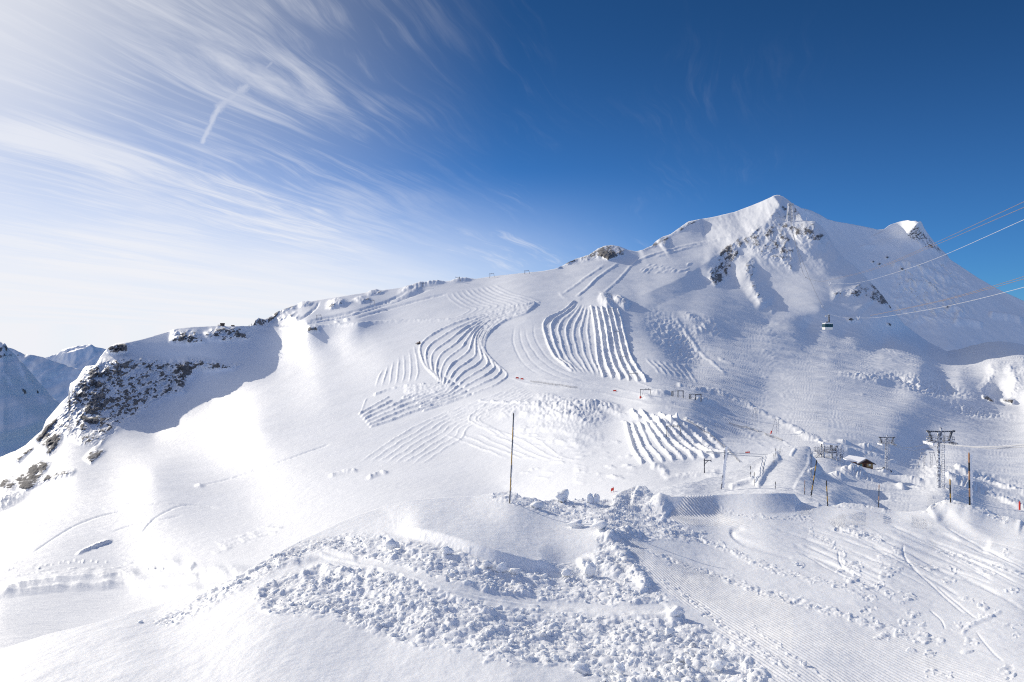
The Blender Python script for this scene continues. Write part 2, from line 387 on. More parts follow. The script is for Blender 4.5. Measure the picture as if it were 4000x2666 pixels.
MAIN_TOP = [(-1900, 2300), (-700, 2060), (-300, 1890), (0, 1784), (60, 1760), (100, 1738), (140, 1700), (165, 1680), (180, 1640), (215, 1600), (240, 1570), (268, 1545), (272, 1500), (300, 1480), (325, 1440), (335, 1430),
            (375, 1425), (390, 1395), (410, 1370), (440, 1348), (460, 1340), (500, 1338), (560, 1325), (640, 1300), (690, 1284), (760, 1276), (850, 1272), (900, 1275), (985, 1277),
            (1000, 1262), (1040, 1246), (1080, 1222), (1120, 1205), (1160, 1190), (1240, 1172), (1330, 1158), (1400, 1146), (1560, 1125), (1640, 1113), (1760, 1100), (1800, 1096),
            (1880, 1085), (1940, 1076), (2040, 1067), (2120, 1058), (2180, 1046), (2205, 1034), (2250, 1012), (2300, 996), (2335, 972), (2360, 962), (2390, 958), (2420, 963), (2450, 975), (2485, 982),
            (2510, 977), (2545, 962), (2560, 945), (2590, 925), (2620, 914), (2650, 893), (2690, 865), (2730, 857), (2800, 845), (2870, 827), (2940, 801), (2985, 782), (3008, 771), (3021, 764), (3035, 761), (3048, 762), (3075, 778),
            (3098, 796), (3108, 815), (3125, 835), (3135, 860), (3150, 862), (3185, 866), (3215, 890), (3240, 925), (3260, 965), (3300, 1010), (3350, 1050), (3400, 1100), (3450, 1158), (3490, 1215), (3530, 1265),
            (3580, 1305), (3640, 1345), (3700, 1372), (3760, 1360), (3800, 1347), (3850, 1338), (3900, 1334), (3950, 1337), (4000, 1346), (4300, 1400), (4700, 1450), (6600, 1560)]
MAIN_D = [  # px, py, metres
    (3675, 1905, 146), (3463, 1840, 215), (3370, 1830, 205), (3600, 1832, 275), (3240, 1790, 200), (3500, 2010, 78), (3200, 2000, 75), (4000, 2050, 110), (4000, 1880, 240),
    (3300, 1930, 110), (3000, 1960, 110), (2700, 1960, 150), (3850, 1950, 160), (4300, 2000, 170), (4600, 1850, 330),
    (6400, 1580, 1500), (6400, 1800, 420), (6400, 2300, 150), (-1700, 2320, 300), (-1700, 2700, 80),
    (4000, 1720, 480), (4500, 1600, 700), (3500, 1620, 500), (3030, 1690, 320), (2950, 1640, 380), (3500, 1710, 370), (3000, 1500, 640), (3500, 1500, 760), (4000, 1610, 720), (3250, 1600, 480),
    (3000, 1400, 810), (3250, 1400, 890), (3500, 1425, 920), (3700, 1520, 800), (3900, 1520, 880), (3750, 1455, 990), (3900, 1415, 1100), (4000, 1410, 1100), (4300, 1420, 1250),
    (3900, 1372, 1480), (4000, 1375, 1480), (3750, 1400, 1420), (3900, 1336, 1750), (4300, 1385, 1900), (3620, 1370, 1500), (3540, 1300, 1620),
    (3000, 1285, 1075), (3450, 1352, 1275), (3150, 1240, 1280), (3150, 1283, 1235), (3130, 1303, 1105), (3300, 1262, 1305), (3300, 1308, 1240), (3320, 1338, 1140), (3450, 1380, 1075), (3000, 1242, 1215), (3000, 1262, 1190), (3600, 1430, 950), (3600, 1395, 1180), (3900, 1398, 1330), (2900, 1200, 1260), (3200, 1215, 1330), (3420, 1240, 1410), (3100, 1050, 1790), (3250, 1080, 1740), (3185, 866, 2390), (3080, 866, 2430),
    (3300, 1012, 2050), (3420, 1125, 1750), (3500, 1230, 1540), (2950, 900, 2300), (3000, 1130, 1560),
    (2790, 1110, 1500), (2870, 950, 2130), (2830, 1040, 1880), (2700, 1170, 1230), (2750, 1080, 1610), (2680, 1120, 1380),
    (3035, 763, 3050), (2950, 800, 2950), (2800, 846, 2820), (2900, 870, 2600), (2750, 920, 2480), (2590, 926, 2420), (2700, 870, 2700), (2650, 960, 2180), (2750, 990, 1990), (2650, 1060, 1590), (2550, 1090, 1450), (2600, 1010, 1820), (2500, 1050, 1600), (2780, 1000, 1960), (3095, 800, 2850), (3080, 840, 2650),
    (2500, 985, 1980), (2390, 965, 1980), (2400, 1030, 1660), (2200, 1038, 1680), (1900, 1083, 1600), (1640, 1116, 1500), (1400, 1148, 1420), (1240, 1175, 1380), (1080, 1225, 1330), (985, 1279, 1180),
    (2000, 1130, 1300), (2200, 1150, 1180), (2400, 1165, 1110), (2060, 1185, 1080), (1800, 1250, 1030), (1500, 1240, 1180), (1200, 1262, 1150), (2550, 1165, 1180),
    (2300, 1300, 830), (2435, 1390, 670), (2385, 1190, 1000), (2600, 1300, 850), (2700, 1450, 640), (2550, 1220, 1010), (2750, 1250, 1010),
    (2000, 1300, 860), (1640, 1345, 890), (1500, 1400, 850), (1500, 1600, 572), (1500, 1800, 375), (1250, 1500, 800), (1000, 1660, 615), (1000, 1850, 430), (1000, 2020, 310), (1300, 1900, 330),
    (700, 1277, 1090), (860, 1273, 1120), (560, 1326, 1030), (460, 1342, 980), (335, 1432, 900), (270, 1510, 840), (180, 1645, 760), (100, 1740, 680), (0, 1786, 620), (-300, 1892, 500), (-650, 2040, 400),
    (1400, 1265, 1090), (1130, 1380, 1085), (1080, 1440, 1030), (940, 1540, 895), (850, 1600, 850), (600, 1710, 750), (420, 1760, 640), (1280, 1340, 1065), (1180, 1440, 975), (1330, 1385, 985), (1420, 1310, 1045),
    (700, 1450, 990), (500, 1560, 860), (850, 1400, 1030), (1000, 1340, 1140),
    (300, 1870, 460), (0, 1935, 410), (600, 1860, 445), (500, 2060, 310), (0, 2150, 270), (0, 2400, 150), (-600, 2300, 230), (-600, 2650, 95), (500, 2250, 230), (900, 2200, 215), (0, 2600, 105), (1400, 2080, 212), (1700, 2000, 225),
    (2000, 1960, 240), (2000, 1880, 265), (2000, 1750, 330), (2000, 1600, 430), (2000, 1480, 570), (2400, 1530, 440), (2550, 1570, 350), (2700, 1560, 380), (2400, 1700, 290), (2700, 1820, 215), (2400, 1920, 190), (2800, 1700, 280), (2250, 1620, 350), (1750, 1650, 465), (1800, 1500, 600),
]
main_depth = TPS(MAIN_D, 6e-4)

RELIEF = Field()      # heights in 1024-px at the spot, along Z
ROCK = Field()        # where rock shows
PUSH = Field()        # relief along the line of sight, in 1024-px at the spot (cliff faces)
def c3(pts): return [(900 + x / 1.96, 1000 + y / 1.96) for x, y in pts]
def c1(pts): return [(2000 + x / 1.96, 700 + y / 1.96) for x, y in pts]
def c1b(pts): return [(1900 + x / 1.96, 1450 + y / 1.96) for x, y in pts]
def c2(pts): return [(2900 + x / 1.96, 700 + y / 1.96) for x, y in pts]
def c4(pts): return [(x / 1.96, 1200 + y / 1.96) for x, y in pts]
def cr(pts): return [(3100 + x * 0.2975, 1650 + y * 0.2975) for x, y in pts]
def cf(pts): return [(2350 + x * 0.287, 1450 + y * 0.287) for x, y in pts]
def raw(pl): return np.array([(x, y) for x, y in pl])
def kk(pts): return np.array(P(pts))

def main_features():
    R = RELIEF
    # S-shaped ridges of stored snow
    L = [(2094, 1184), (2010, 1198), (1900, 1229), (1800, 1256), (1716, 1291), (1655, 1332), (1640, 1372), (1655, 1423), (1681, 1454), (1693, 1472), (1655, 1492), (1604, 1512), (1540, 1540), (1480, 1572), (1400, 1618)]
    Rr = [(2096, 1186), (2048, 1224), (1971, 1255), (1915, 1296), (1892, 1347), (1900, 1383), (1936, 1418), (1971, 1449), (1979, 1469), (1946, 1500), (1869, 1531), (1767, 1566), (1614, 1617), (1540, 1645), (1448, 1675)]
    T = Field()
    for i, l in enumerate(family(L, Rr, 12, 90)):
        k = 52 + int(np.argmax(l[52:, 0]))
        T.line(l[:k + 1], 1.4, 1.4, 1.15, wob=0.15, seed=i, taper=2, mode='max')
        low = l[k:][::-1]
        if i < 3: low = low[:int(len(low) * 0.45)] if i % 2 == 0 else low[:2]
        elif i % 2: low = low[int(len(low) * 0.5):]
        if len(low) > 3: T.line(low, 1.7, 1.3, 1.1, wob=0.2, seed=i + 30, taper=2, mode='max')
        if i in (0, 3, 6, 9, 11): T.line(l[:26], 0.7, 1.8, 1.0, wob=0.1, seed=i, taper=2, mode='max')
    R.a += T.a; T = Field()
    R.poly(c3([(1340, 1000), (1480, 985), (1700, 985), (1690, 1030), (1560, 1060), (1400, 1070), (1340, 1040)]), 1.4, 2.5)
    R.line(c3([(1110, 1060), (1200, 1025), (1330, 1000), (1480, 985)]), 1.6, 2.2, 1.4, wob=0.3)
    # the bigger S further up
    L = c3([(1655, 280), (1680, 330), (1760, 385), (1832, 410), (1790, 445), (1712, 478)])
    Rr = c3([(2010, 215), (2150, 285), (2352, 345), (2345, 354), (2240, 384), (2120, 415)])
    for i, l in enumerate(family(L, Rr, 11, 60)): R.line(l, 0.45, 1.6, 0.9, wob=0.15, seed=60 + i, taper=5)
    # strip below the T-bar
    L = c1([(490, 930), (380, 1010), (285, 1060), (240, 1110), (250, 1180), (280, 1280), (330, 1360), (400, 1425), (470, 1480)])
    Rr = c1([(600, 965), (615, 1010), (622, 1050), (628, 1110), (636, 1180), (648, 1260), (660, 1340), (680, 1430), (705, 1530)])
    fam = family(L, Rr, 8, 60)
    R.line(fam[0], 1.8, 2.0, 1.2, wob=0.15, taper=4)
    for i, l in enumerate(fam[1:-1]): R.line(l, 1.0 if i > 0 else 1.5, 1.8, 1.3, wob=0.7, seed=80 + i, taper=8)
    L = c1([(600, 960), (625, 1080), (640, 1200), (660, 1400), (705, 1530)])
    Rr = c1([(805, 985), (845, 1130), (890, 1310), (950, 1440), (1035, 1560)])
    for i, l in enumerate(family(L, Rr, 6, 60)): R.line(l, 2.5, 2.0, 1.5, wob=0.35, seed=90 + i, taper=3)
    R.line(c1([(700, 915), (715, 935), (730, 955)]), 3, 9, 7); R.line(c1([(770, 925), (810, 930), (900, 985)]), 5, 7, 6, taper=5)
    # strip by the lower T-bar
    L = cf([(322, 680), (345, 800), (390, 960), (440, 1110), (500, 1200), (565, 1290)])
    Rr = cf([(960, 650), (1090, 740), (1260, 860), (1420, 990), (1560, 1090), (1720, 1190)])
    fam = family(L, Rr, 9, 60)
    up = {2: cf([(385, 505), (440, 575), (490, 630), (520, 665)]), 3: cf([(505, 520), (570, 590), (640, 680), (668, 700)]), 4: cf([(670, 570), (720, 630), (770, 695), (810, 735)]), 5: cf([(770, 545), (850, 630), (930, 715), (955, 760)]), 6: cf([(940, 620), (1000, 690), (1060, 750)])}
    for i, l in enumerate(fam):
        if i == 0: R.line(l, 3.6, 3.0, 1.9, wob=0.4, seed=110, taper=4)
        else: R.line(l, 3.1, 2.5, 1.8, wob=0.45, seed=110 + i, taper=6)
        if i in up: R.line(up[i], 3.3, 2.6, 1.9, wob=0.45, seed=130 + i, taper=4)
    R.line(cf([(1110, 640), (1300, 760), (1480, 900), (1660, 1060), (1790, 1160)]), 2.4, 4.0, 2.2, wob=0.4, taper=6)
    R.line(cf([(660, 1290), (780, 1320), (860, 1400), (840, 1480)]), 1.8, 6, 5, wob=0.6, taper=5)
    R.line(cf([(840, 1490), (1000, 1465), (1200, 1440), (1420, 1420), (1620, 1385)]), 1.2, 4.5, 3.0, wob=0.5, taper=6)
    for l in ([(1985, 1470), (2060, 1500), (2160, 1513), (2300, 1530), (2450, 1562), (2600, 1592), (2750, 1640), (2900, 1705), (3000, 1756)], [(2480, 1487), (2560, 1522), (2700, 1562), (2860, 1640), (3050, 1722), (3120, 1760)], [(2100, 1480), (2250, 1505), (2400, 1520), (2560, 1556), (2740, 1612), (2900, 1680), (3020, 1740)]): R.line(l, 0.55, 1.4, 1.2, wob=0.3, taper=10)
    # thin snow-fence drifts, middle
    L = c3([(2230, 985), (1960, 1090), (1640, 1200), (1380, 1320), (1000, 1568)]); Rr = c3([(2350, 1060), (2100, 1200), (1830, 1300), (1770, 1390), (1640, 1470), (1450, 1600)])
    for i, l in enumerate(family(L, Rr, 8, 60)): R.line(l, 0.7, 1.8, 1.0, wob=0.7, seed=140 + i, taper=8)
    L = c3([(2000, 1100), (1830, 1230), (1900, 1300), (2080, 1380)]); Rr = c3([(2220, 1130), (1910, 1230), (1990, 1310), (2200, 1400)])
    for i, l in enumerate(family(L, Rr, 3, 40)): R.line(l, 0.8, 1.8, 1.0, wob=0.6, seed=150 + i, taper=8)
    for i in range(6):
        x = 1620 + i * 115; R.line(c3([(x + 10, 1360), (x + 160, 1420), (x + 360, 1500 + i * 8), (x + 520, 1560)]), 0.7, 1.7, 0.9, wob=0.8, seed=160 + i, taper=10)
    for i in range(5):
        R.line(c3([(1890 + 85 * i, 1100 + i * 6), (1950 + 85 * i, 1118 + i * 6), (2040 + 85 * i, 1115 + i * 6)]), 0.9, 1.6, 1.3, wob=0.4, seed=170 + i, taper=4)
    # thin drift lines left of the S
    L = c3([(1170, 860), (1130, 940), (1105, 1010)]); Rr = c3([(1400, 680), (1425, 790), (1432, 890), (1412, 975)])
    for i, l in enumerate(family(L, Rr, 7, 40)): R.line(l, 0.75, 1.6, 0.8, wob=0.5, seed=180 + i, taper=8)
    R.line(c3([(1050, 1075), (1030, 1120), (990, 1215)]), 0.5, 1.4, 0.9, wob=0.6, taper=4)
    # upper glacier drag-lift lines
    for l, a in (([(720, 650), (590, 740), (480, 820), (380, 885)], 1.0), ([(830, 635), (680, 740), (560, 850), (480, 915)], 1.5), ([(1650, 450), (1300, 520), (1050, 590), (930, 650), (820, 770), (690, 880)], 1.1),
                 ([(1700, 440), (1320, 535), (1080, 600)], 0.8)):
        R.line(c1(l)[::-1], a * 0.6, 2.4, 1.1, wob=0.2, taper=8)
    for i in range(26):
        rr = random.Random(i); x = 930 + rr.random() * 420; y = 660 + rr.random() * 70
        R.line(c1([(x, y), (x + 30 + 30 * rr.random(), y - 18 - 14 * rr.random())]), 0.5, 1.6, 1.0, taper=3)
    R.line(c1([(370, 885), (420, 915), (520, 920)]), 0.4, 4, 2, wob=0.4)
    # road across the slope and the ridge tracks on the left
    R.line(c3([(0, 548), (150, 548), (600, 540), (1000, 515), (1300, 495), (1700, 487), (1820, 478)]), 1.2, 1.5, 3.0, wob=0.25, taper=10)
    for a, l in ((1.2, [(250, 545), (700, 480), (1100, 380), (1450, 240)]), (1.2, [(320, 552), (800, 478), (1200, 372), (1500, 262)]), (1.0, [(420, 545), (900, 455), (1250, 340), (1540, 250)]), (1.3, [(690, 335), (640, 410), (500, 500)]), (0.8, [(655, 380), (600, 440), (530, 490)]),
                 (0.8, [(950, 480), (1250, 395), (1480, 330), (1680, 285)])):
        R.line(c3(l), -a, 1.6, 1.6, wob=0.25, taper=8)
    for x, y, rx, ry, a, ro in ((860, 385, 90, 34, 3.6, -0.12), (430, 460, 70, 22, 2.8, -0.25), (590, 372, 60, 22, 2.6, -0.3), (480, 425, 60, 14, 2.0, -0.25), (1020, 345, 60, 20, 2.4, -0.2), (1130, 280, 70, 12, 2.0, -0.3), (1440, 275, 110, 30, 3.6, -0.3), (1620, 215, 150, 24, 4.2, -0.15), (1820, 195, 110, 18, 3.0, -0.15), (905, 497, 26, 12, 1.6, 0), (826, 512, 22, 9, 1.3, 0), (230, 515, 70, 30, 4.5, -0.3)):
        (X, Y), = c3([(x, y)]); R.blob(X - rx / 4, Y - ry / 3, rx / 1.96 * 1.15, ry / 1.96 * 1.5, a, ro)
    # knolls and drifts of the middle ground
    for l in ([(80, 380), (230, 300), (450, 265), (720, 270), (950, 300), (1070, 370)], [(230, 340), (400, 300), (600, 292), (800, 320), (960, 380)], [(300, 400), (500, 360), (700, 380), (860, 440)], [(180, 480), (420, 440), (640, 470), (880, 540)], [(400, 560), (600, 540), (800, 590)]): R.line(c1b(l), 1.6, 9, 3.5, prof='crest', wob=1.2, taper=14, seed=len(l))
    for l in ([(100, 1130), (120, 1240), (200, 1360), (330, 1460), (520, 1540), (700, 1600)], [(60, 1120), (70, 1250), (150, 1390), (290, 1490), (480, 1560)], [(170, 1090), (170, 1200), (240, 1330), (370, 1440), (560, 1525)], [(20, 1110), (10, 1260), (90, 1410), (230, 1510)]): R.line(c1(l), -0.4, 1.4, 1.0, wob=0.3, taper=12)
    for x, y, rx, ry, a in ((640, 330, 420, 150, 3.0), (860, 270, 220, 50, 3.0), (480, 205, 160, 40, 2.0), (1330, 175, 100, 30, 2.6), (1660, 230, 110, 26, 3.0), (1220, 205, 70, 22, 2.0)):
        (X, Y), = c1b([(x, y)]); R.blob(X, Y, rx / 1.96, ry / 1.96, a, 0.1)
    for i in range(70):
        rr = random.Random(500 + i); x = 230 + rr.random() * 850; y = 270 + rr.random() * 560
        w = 40 + 90 * rr.random(); R.line(c1b([(x, y), (x + w * .5, y + 6 - 12 * rr.random()), (x + w, y + 8 * rr.random())]), 0.5 + 0.8 * rr.random(), 1.0, 2.0, wob=0.4, seed=i, taper=5)
    for i in range(7): R.line(c1b([(660, 710 + i * 22), (720, 722 + i * 22), (790 - i * 3, 745 + i * 18)]), 0.6, 1.6, 2.2, wob=0.4, seed=i, taper=5)
    for i in range(5): R.line(c1b([(840, 465 + i * 20), (870, 470 + i * 20), (905, 488 + i * 18)]), 0.55, 1.4, 2.0, wob=0.4, seed=i, taper=4)
    # snow wall along the drag lift on the right
    R.line([(2738, 1510), (2800, 1525), (2880, 1556), (2960, 1598), (3060, 1650), (3140, 1690), (3220, 1720), (3300, 1748), (3360, 1765), (3480, 1785)], 1.5, 2.6, 4.0, wob=0.9, taper=10, seed=7)
    R.line([(2640, 1500), (2700, 1512), (2760, 1520)], 1.5, 3, 3, wob=0.6, taper=5)
    for x, y, rx, ry, a, ro in ((1000, 340, 160, 30, 5.0, 0.25), (680, 260, 110, 20, 4.0, 0.3), (330, 240, 60, 12, 2.5, 0.1), (100, 150, 90, 14, 2.0, 0.3), (900, 690, 330, 50, 8.0, 0.3), (620, 740, 170, 40, 5.0, 0.35), (1430, 840, 90, 30, 4.0, 0.3), (1260, 640, 180, 24, 3.5, 0.2), (1540, 750, 260, 30, 4.5, 0.22), (1330, 520, 100, 14, 2.0, 0.1)):
        (X, Y), = cr([(x, y)]); R.blob(X - rx * 0.05, Y - ry * 0.1, rx * 0.2975, ry * 0.2975 * 1.2, a, ro)
    for i in range(46):
        rr = random.Random(900 + i); x = 1180 + rr.random() * 1100; y = 560 + rr.random() * 500; w = 60 + 150 * rr.random()
        R.line(cr([(x, y), (x + w * .5, y + w * 0.08), (x + w, y + w * (0.2 + 0.1 * rr.random()))]), 0.3 + 0.5 * rr.random(), 2.4, 1.3, wob=0.5, seed=i, taper=6)
    R.line([(3700, 1865), (3820, 1915), (4000, 1985), (4300, 2080)], 2.4, 5, 2.2, wob=0.3); R.line([(3740, 1830), (3860, 1880), (4000, 1930), (4300, 2010)], 2.2, 5, 2.2, wob=0.3)
    for i in range(5): R.line([(3540, 1800 + i * 9), (3700, 1830 + i * 11), (3850, 1862 + i * 13), (4000, 1890 + i * 17), (4200, 1930 + i * 20)], 0.8, 2.2, 1.5, wob=0.8, seed=i, taper=8)
    # lower left terraces
    for a, l in ((3.5, [(0, 2315), (120, 2285), (250, 2262), (430, 2250), (560, 2246)]), (4.0, [(-100, 2345), (0, 2325), (200, 2300), (420, 2285), (640, 2268), (860, 2250), (1000, 2235)]), (2.0, [(500, 2312), (650, 2302), (800, 2296)]),
                 (2.6, [(720, 2238), (860, 2230), (960, 2226)]), (1.8, [(560, 2190), (640, 2196), (720, 2202)])):
        R.line(l, a * 0.9, 10, 5.0, prof='crest', wob=0.2, taper=14)
    R.line([(735, 2245), (748, 2215), (765, 2200)], 2.5, 4, 4, taper=3)
    R.line([(300, 2165), (340, 2145), (400, 2120), (440, 2112)], 1.4, 2.5, 2.5, wob=0.3, taper=5)
    for i in range(46):
        rr = random.Random(300 + i); x = 820 + rr.random() * 260; y = 2035 + (1080 - x) * 0.33 + rr.random() * 40
        R.line([(x, y), (x + 18, y + 3), (x + 40, y - 3)], 0.4, 1.2, 1.6, wob=0.4, seed=i, taper=3)
    for i in range(50):
        rr = random.Random(700 + i); x = rr.random() * 620; y = 2215 - abs(x - 300) * 0.10 + rr.random() * 60
        R.line([(x, y), (x + 20, y + 1), (x + 40, y - 4)], 0.4, 1.2, 1.6, wob=0.4, seed=i, taper=3)
    for l in ([(120, 2165), (280, 2060), (420, 2010), (520, 1995)], [(430, 2080), (520, 2050), (620, 2030), (720, 2010)], [(550, 2085), (610, 2020), (720, 1972), (860, 1985)], [(480, 1966), (600, 1965), (760, 1972)], [(780, 1900), (900, 1870), (1050, 1820), (1300, 1730)]):
        R.line(l, -0.8, 1.2, 1.2, taper=10)
    R.line([(1430, 1870), (1480, 1850), (1520, 1845)], 2.4, 2, 3.2, wob=0.3, taper=5); R.line([(1280, 1860), (1350, 1840), (1400, 1838)], 1.6, 2, 3, wob=0.3, taper=5)
    R.blob(780, 1900, 26, 10, 2.0); R.blob(-20, 1975, 160, 36, 5.0, -0.4)
    # relief of the mountain: creases with a lit left and a steep right side
    U = PUSH
    U.line([(2480, 1165), (2560, 1130), (2680, 1075), (2780, 1010), (2850, 955), (2920, 890)], 40, 30, 16, prof='crest', taper=20)
    U.line([(2560, 945), (2600, 915), (2650, 890), (2700, 868), (2745, 857)], 70, 10, 28, prof='crest', taper=4)
    U.line([(2490, 985), (2545, 965), (2620, 950)], 40, 6, 18, prof='crest', taper=6)
    U.line([(3021, 763), (3034, 782), (3046, 800)], 110, 9, 22, prof='crest'); U.line([(3046, 800), (3020, 840), (2990, 870)], 50, 14, 26, prof='crest')
    U.blob(2395, 990, 120, 36, 60); U.blob(2580, 975, 50, 12, 25)
    U.line([(2870, 1000), (2900, 1060), (2950, 1130), (3000, 1200)], 45, 16, 12, wob=1.0, taper=8, seed=3)
    U.line([(2800, 960), (2780, 1040), (2765, 1100)], 35, 10, 12, wob=1.0, taper=6, seed=4)
    U.line([(3130, 870), (3200, 960), (3300, 1090), (3400, 1200)], 25, 30, 20, wob=1.0, taper=8, seed=5)
    # sastrugi hollows and drift shadows of the open slope on the right
    for i in range(60):
        rr = random.Random(1200 + i); x = 2950 + rr.random() * 700; y = 1320 + rr.random() * 230; w = 12 + 34 * rr.random()
        R.line([(x, y), (x + w * .6, y + 1 + 3 * rr.random()), (x + w, y + 6 * rr.random() + w * 0.12)], 0.25 + 0.35 * rr.random() ** 2, 1.2, 2.4, wob=0.5, seed=i, taper=6)
    for x, y, rx, ry, a, ro in ((3600, 1500, 260, 46, -4, 0.22), (3420, 1480, 200, 24, 3.0, 0.15), (3800, 1600, 220, 34, -3, 0.2), (2640, 1320, 190, 90, -3.5, 0.7), (2700, 1240, 60, 24, 2, 0.4), (2790, 1280, 90, 40, 1.5, 0.6)):
        R.blob(x, y, rx, ry, a, ro)
    for i in range(14):
        rr = random.Random(60 + i); x = 2700 + rr.random() * 90; y = 1250 + rr.random() * 50
        R.line([(x, y), (x + 14, y + 8), (x + 20, y + 22)], 0.5, 1.6, 1.6, wob=0.4, taper=3, seed=i)
    for l in ([(2800, 1395), (2835, 1412), (2870, 1425)], [(2660, 1425), (2700, 1437), (2725, 1445)]): R.line(l, 1.0, 3, 1.2, taper=5)
    for i in range(7):
        R.line([(2520 + i * 24, 1395 + i * 5), (2550 + i * 24, 1430 + i * 5), (2580 + i * 24, 1465 + i * 5)], 0.7, 2.0, 1.0, wob=0.5, taper=5, seed=i)
    R.line(c1([(1250, 1055), (1340, 1180), (1430, 1300), (1520, 1390), (1650, 1510)]), 0.8, 2.6, 2.0, wob=0.7, taper=6)
    # lit snow lobes at far right
    for l, a in (([(3860, 1415), (3880, 1460), (3850, 1510), (3820, 1540)], 1.6), ([(3930, 1420), (3960, 1470), (3960, 1520), (3930, 1560)], 2.2), ([(3990, 1430), (4030, 1500), (4040, 1570)], 2.2)):
        R.line(l, a, 10, 7, prof='crest', wob=0.8, taper=8)
    # ---- rock
    k = ROCK
    k.poly(c4([(640, 480), (720, 440), (760, 410), (900, 400), (1000, 385), (1150, 400), (1300, 420), (1500, 400), (1700, 430), (1820, 440), (1780, 460), (1500, 470), (1420, 560), (1400, 640), (1250, 690), (1150, 740), (1050, 800), (960, 880), (880, 950), (820, 985), (740, 1060), (620, 1040), (480, 960), (440, 1060), (380, 1140), (340, 1080), (300, 1040), (340, 930), (430, 840), (470, 790), (560, 690), (600, 580)]), 0.52, 5)
    k.poly(c4([(560, 620), (660, 500), (780, 440), (920, 480), (960, 560), (860, 640), (900, 760), (820, 800), (760, 900), (640, 860), (580, 780), (470, 800)]), 0.68, 4)
    k.poly(c4([(340, 930), (430, 850), (450, 880), (360, 960), (300, 1030), (280, 1010)]), 0.9, 2); k.poly(c4([(360, 1000), (470, 960), (480, 990), (420, 1080), (370, 1140), (350, 1080)]), 0.95, 2)
    k.poly(c4([(600, 830), (700, 850), (800, 890), (720, 900), (640, 880)]), 1.0, 2)
    k.poly(c4([(820, 300), (900, 285), (970, 280), (970, 330), (880, 350), (830, 340)]), 0.8, 2)
    k.poly(c4([(1330, 180), (1500, 190), (1560, 250), (1450, 270), (1320, 260)]), 0.55, 5); k.poly(c4([(1580, 200), (1660, 150), (1800, 160), (1920, 190), (1900, 240), (1760, 250), (1600, 235)]), 0.55, 5)
    k.poly(c3([(600, 550), (680, 550), (680, 575), (600, 575)]), 0.7, 2)
    k.poly(c4([(220, 1240), (300, 1180), (380, 1200), (320, 1290), (380, 1280), (500, 1250), (570, 1250), (540, 1290), (320, 1340), (200, 1400), (140, 1395), (160, 1330)]), 0.66, 3)
    k.poly(c4([(650, 1160), (760, 1040), (800, 1010), (760, 1080), (800, 1100), (700, 1190)]), 0.66, 3); k.poly(c4([(120, 1170), (240, 1070), (250, 1080), (140, 1190)]), 0.6, 3)
    k.poly(c4([(0, 1330), (100, 1290), (230, 1260), (200, 1330), (90, 1400), (0, 1420)]), 0.42, 4)
    k.poly(c3([(165, 540), (160, 520), (230, 490), (300, 460), (380, 410), (460, 375), (520, 355), (480, 400), (380, 440), (310, 490), (260, 530)]), 0.6, 3)
    for q in ([(350, 475), (430, 455), (500, 430), (470, 465), (380, 485)], [(530, 385), (590, 360), (630, 355), (600, 380)], [(735, 400), (790, 370), (860, 360), (930, 350), (850, 380), (770, 405)], [(975, 350), (1060, 325), (1070, 340), (1000, 360)], [(1060, 295), (1130, 275), (1195, 265), (1150, 285)], [(450, 475), (520, 462), (500, 480)]):
        k.poly(c3(q), 0.52, 2)
    k.poly(c1([(405, 655), (420, 625), (480, 590), (560, 580), (650, 545), (690, 520), (760, 505), (830, 515), (870, 540), (850, 580), (740, 610), (640, 600), (540, 630)]), 0.62, 2.5)
    k.poly(c1([(660, 590), (690, 545), (780, 540), (860, 570), (740, 612)]), 0.85, 2.5); k.poly(c1([(405, 655), (420, 625), (470, 600), (520, 610), (440, 650)]), 0.9, 2)
    k.poly(c1([(330, 660), (370, 660), (370, 675), (330, 680)]), 0.9, 1)
    k.poly(c1([(980, 545), (1060, 500), (1150, 440), (1200, 445), (1180, 500), (1090, 520), (1020, 540)]), 0.6, 2.5); k.poly(c1([(1210, 430), (1290, 370), (1340, 330), (1430, 310), (1380, 345), (1280, 400)]), 0.52, 3)
    k.poly(c1([(1600, 530), (1640, 505), (1760, 470), (1780, 500), (1720, 530), (1760, 590), (1700, 620), (1650, 760), (1560, 810), (1510, 780), (1510, 720), (1560, 640)]), 0.60, 3)
    k.poly(c1([(1670, 480), (1760, 440), (1860, 350), (2000, 330), (2156, 330), (2156, 700), (1980, 620), (1860, 560), (1780, 520)]), 0.43, 5)
    k.poly(c1([(1920, 400), (2000, 360), (2060, 350), (2040, 420), (1980, 470), (1920, 440)]), 0.62, 3)
    k.poly(c1([(1780, 640), (1830, 600), (1880, 660), (1850, 780), (1900, 880), (2000, 960), (1990, 1010), (1900, 940), (1840, 850), (1790, 740)]), 0.45, 4)
    k.poly(c2([(690, 850), (800, 850), (940, 780), (1020, 800), (1100, 900), (1180, 1000), (1190, 1030), (1080, 970), (960, 930), (840, 900), (700, 910)]), 0.48, 4)
    k.poly(c2([(930, 780), (1000, 790), (1100, 900), (1180, 1010), (1100, 970), (1000, 900)]), 0.56, 3)
    k.poly(c2([(110, 340), (250, 335), (450, 330), (560, 340), (640, 420), (700, 500), (680, 530), (560, 480), (300, 430), (120, 420)]), 0.42, 4)
    k.poly(c2([(190, 280), (250, 210), (340, 195), (430, 200), (470, 310), (230, 320)]), 0.42, 3); k.poly(c2([(200, 310), (220, 260), (245, 250), (240, 290)]), 0.8, 2)
    k.poly(c2([(780, 1060), (880, 1050), (900, 1080), (820, 1085)]), 0.6, 3); k.poly(c2([(1110, 1105), (1145, 1110), (1140, 1125), (1115, 1120)]), 0.9, 1)
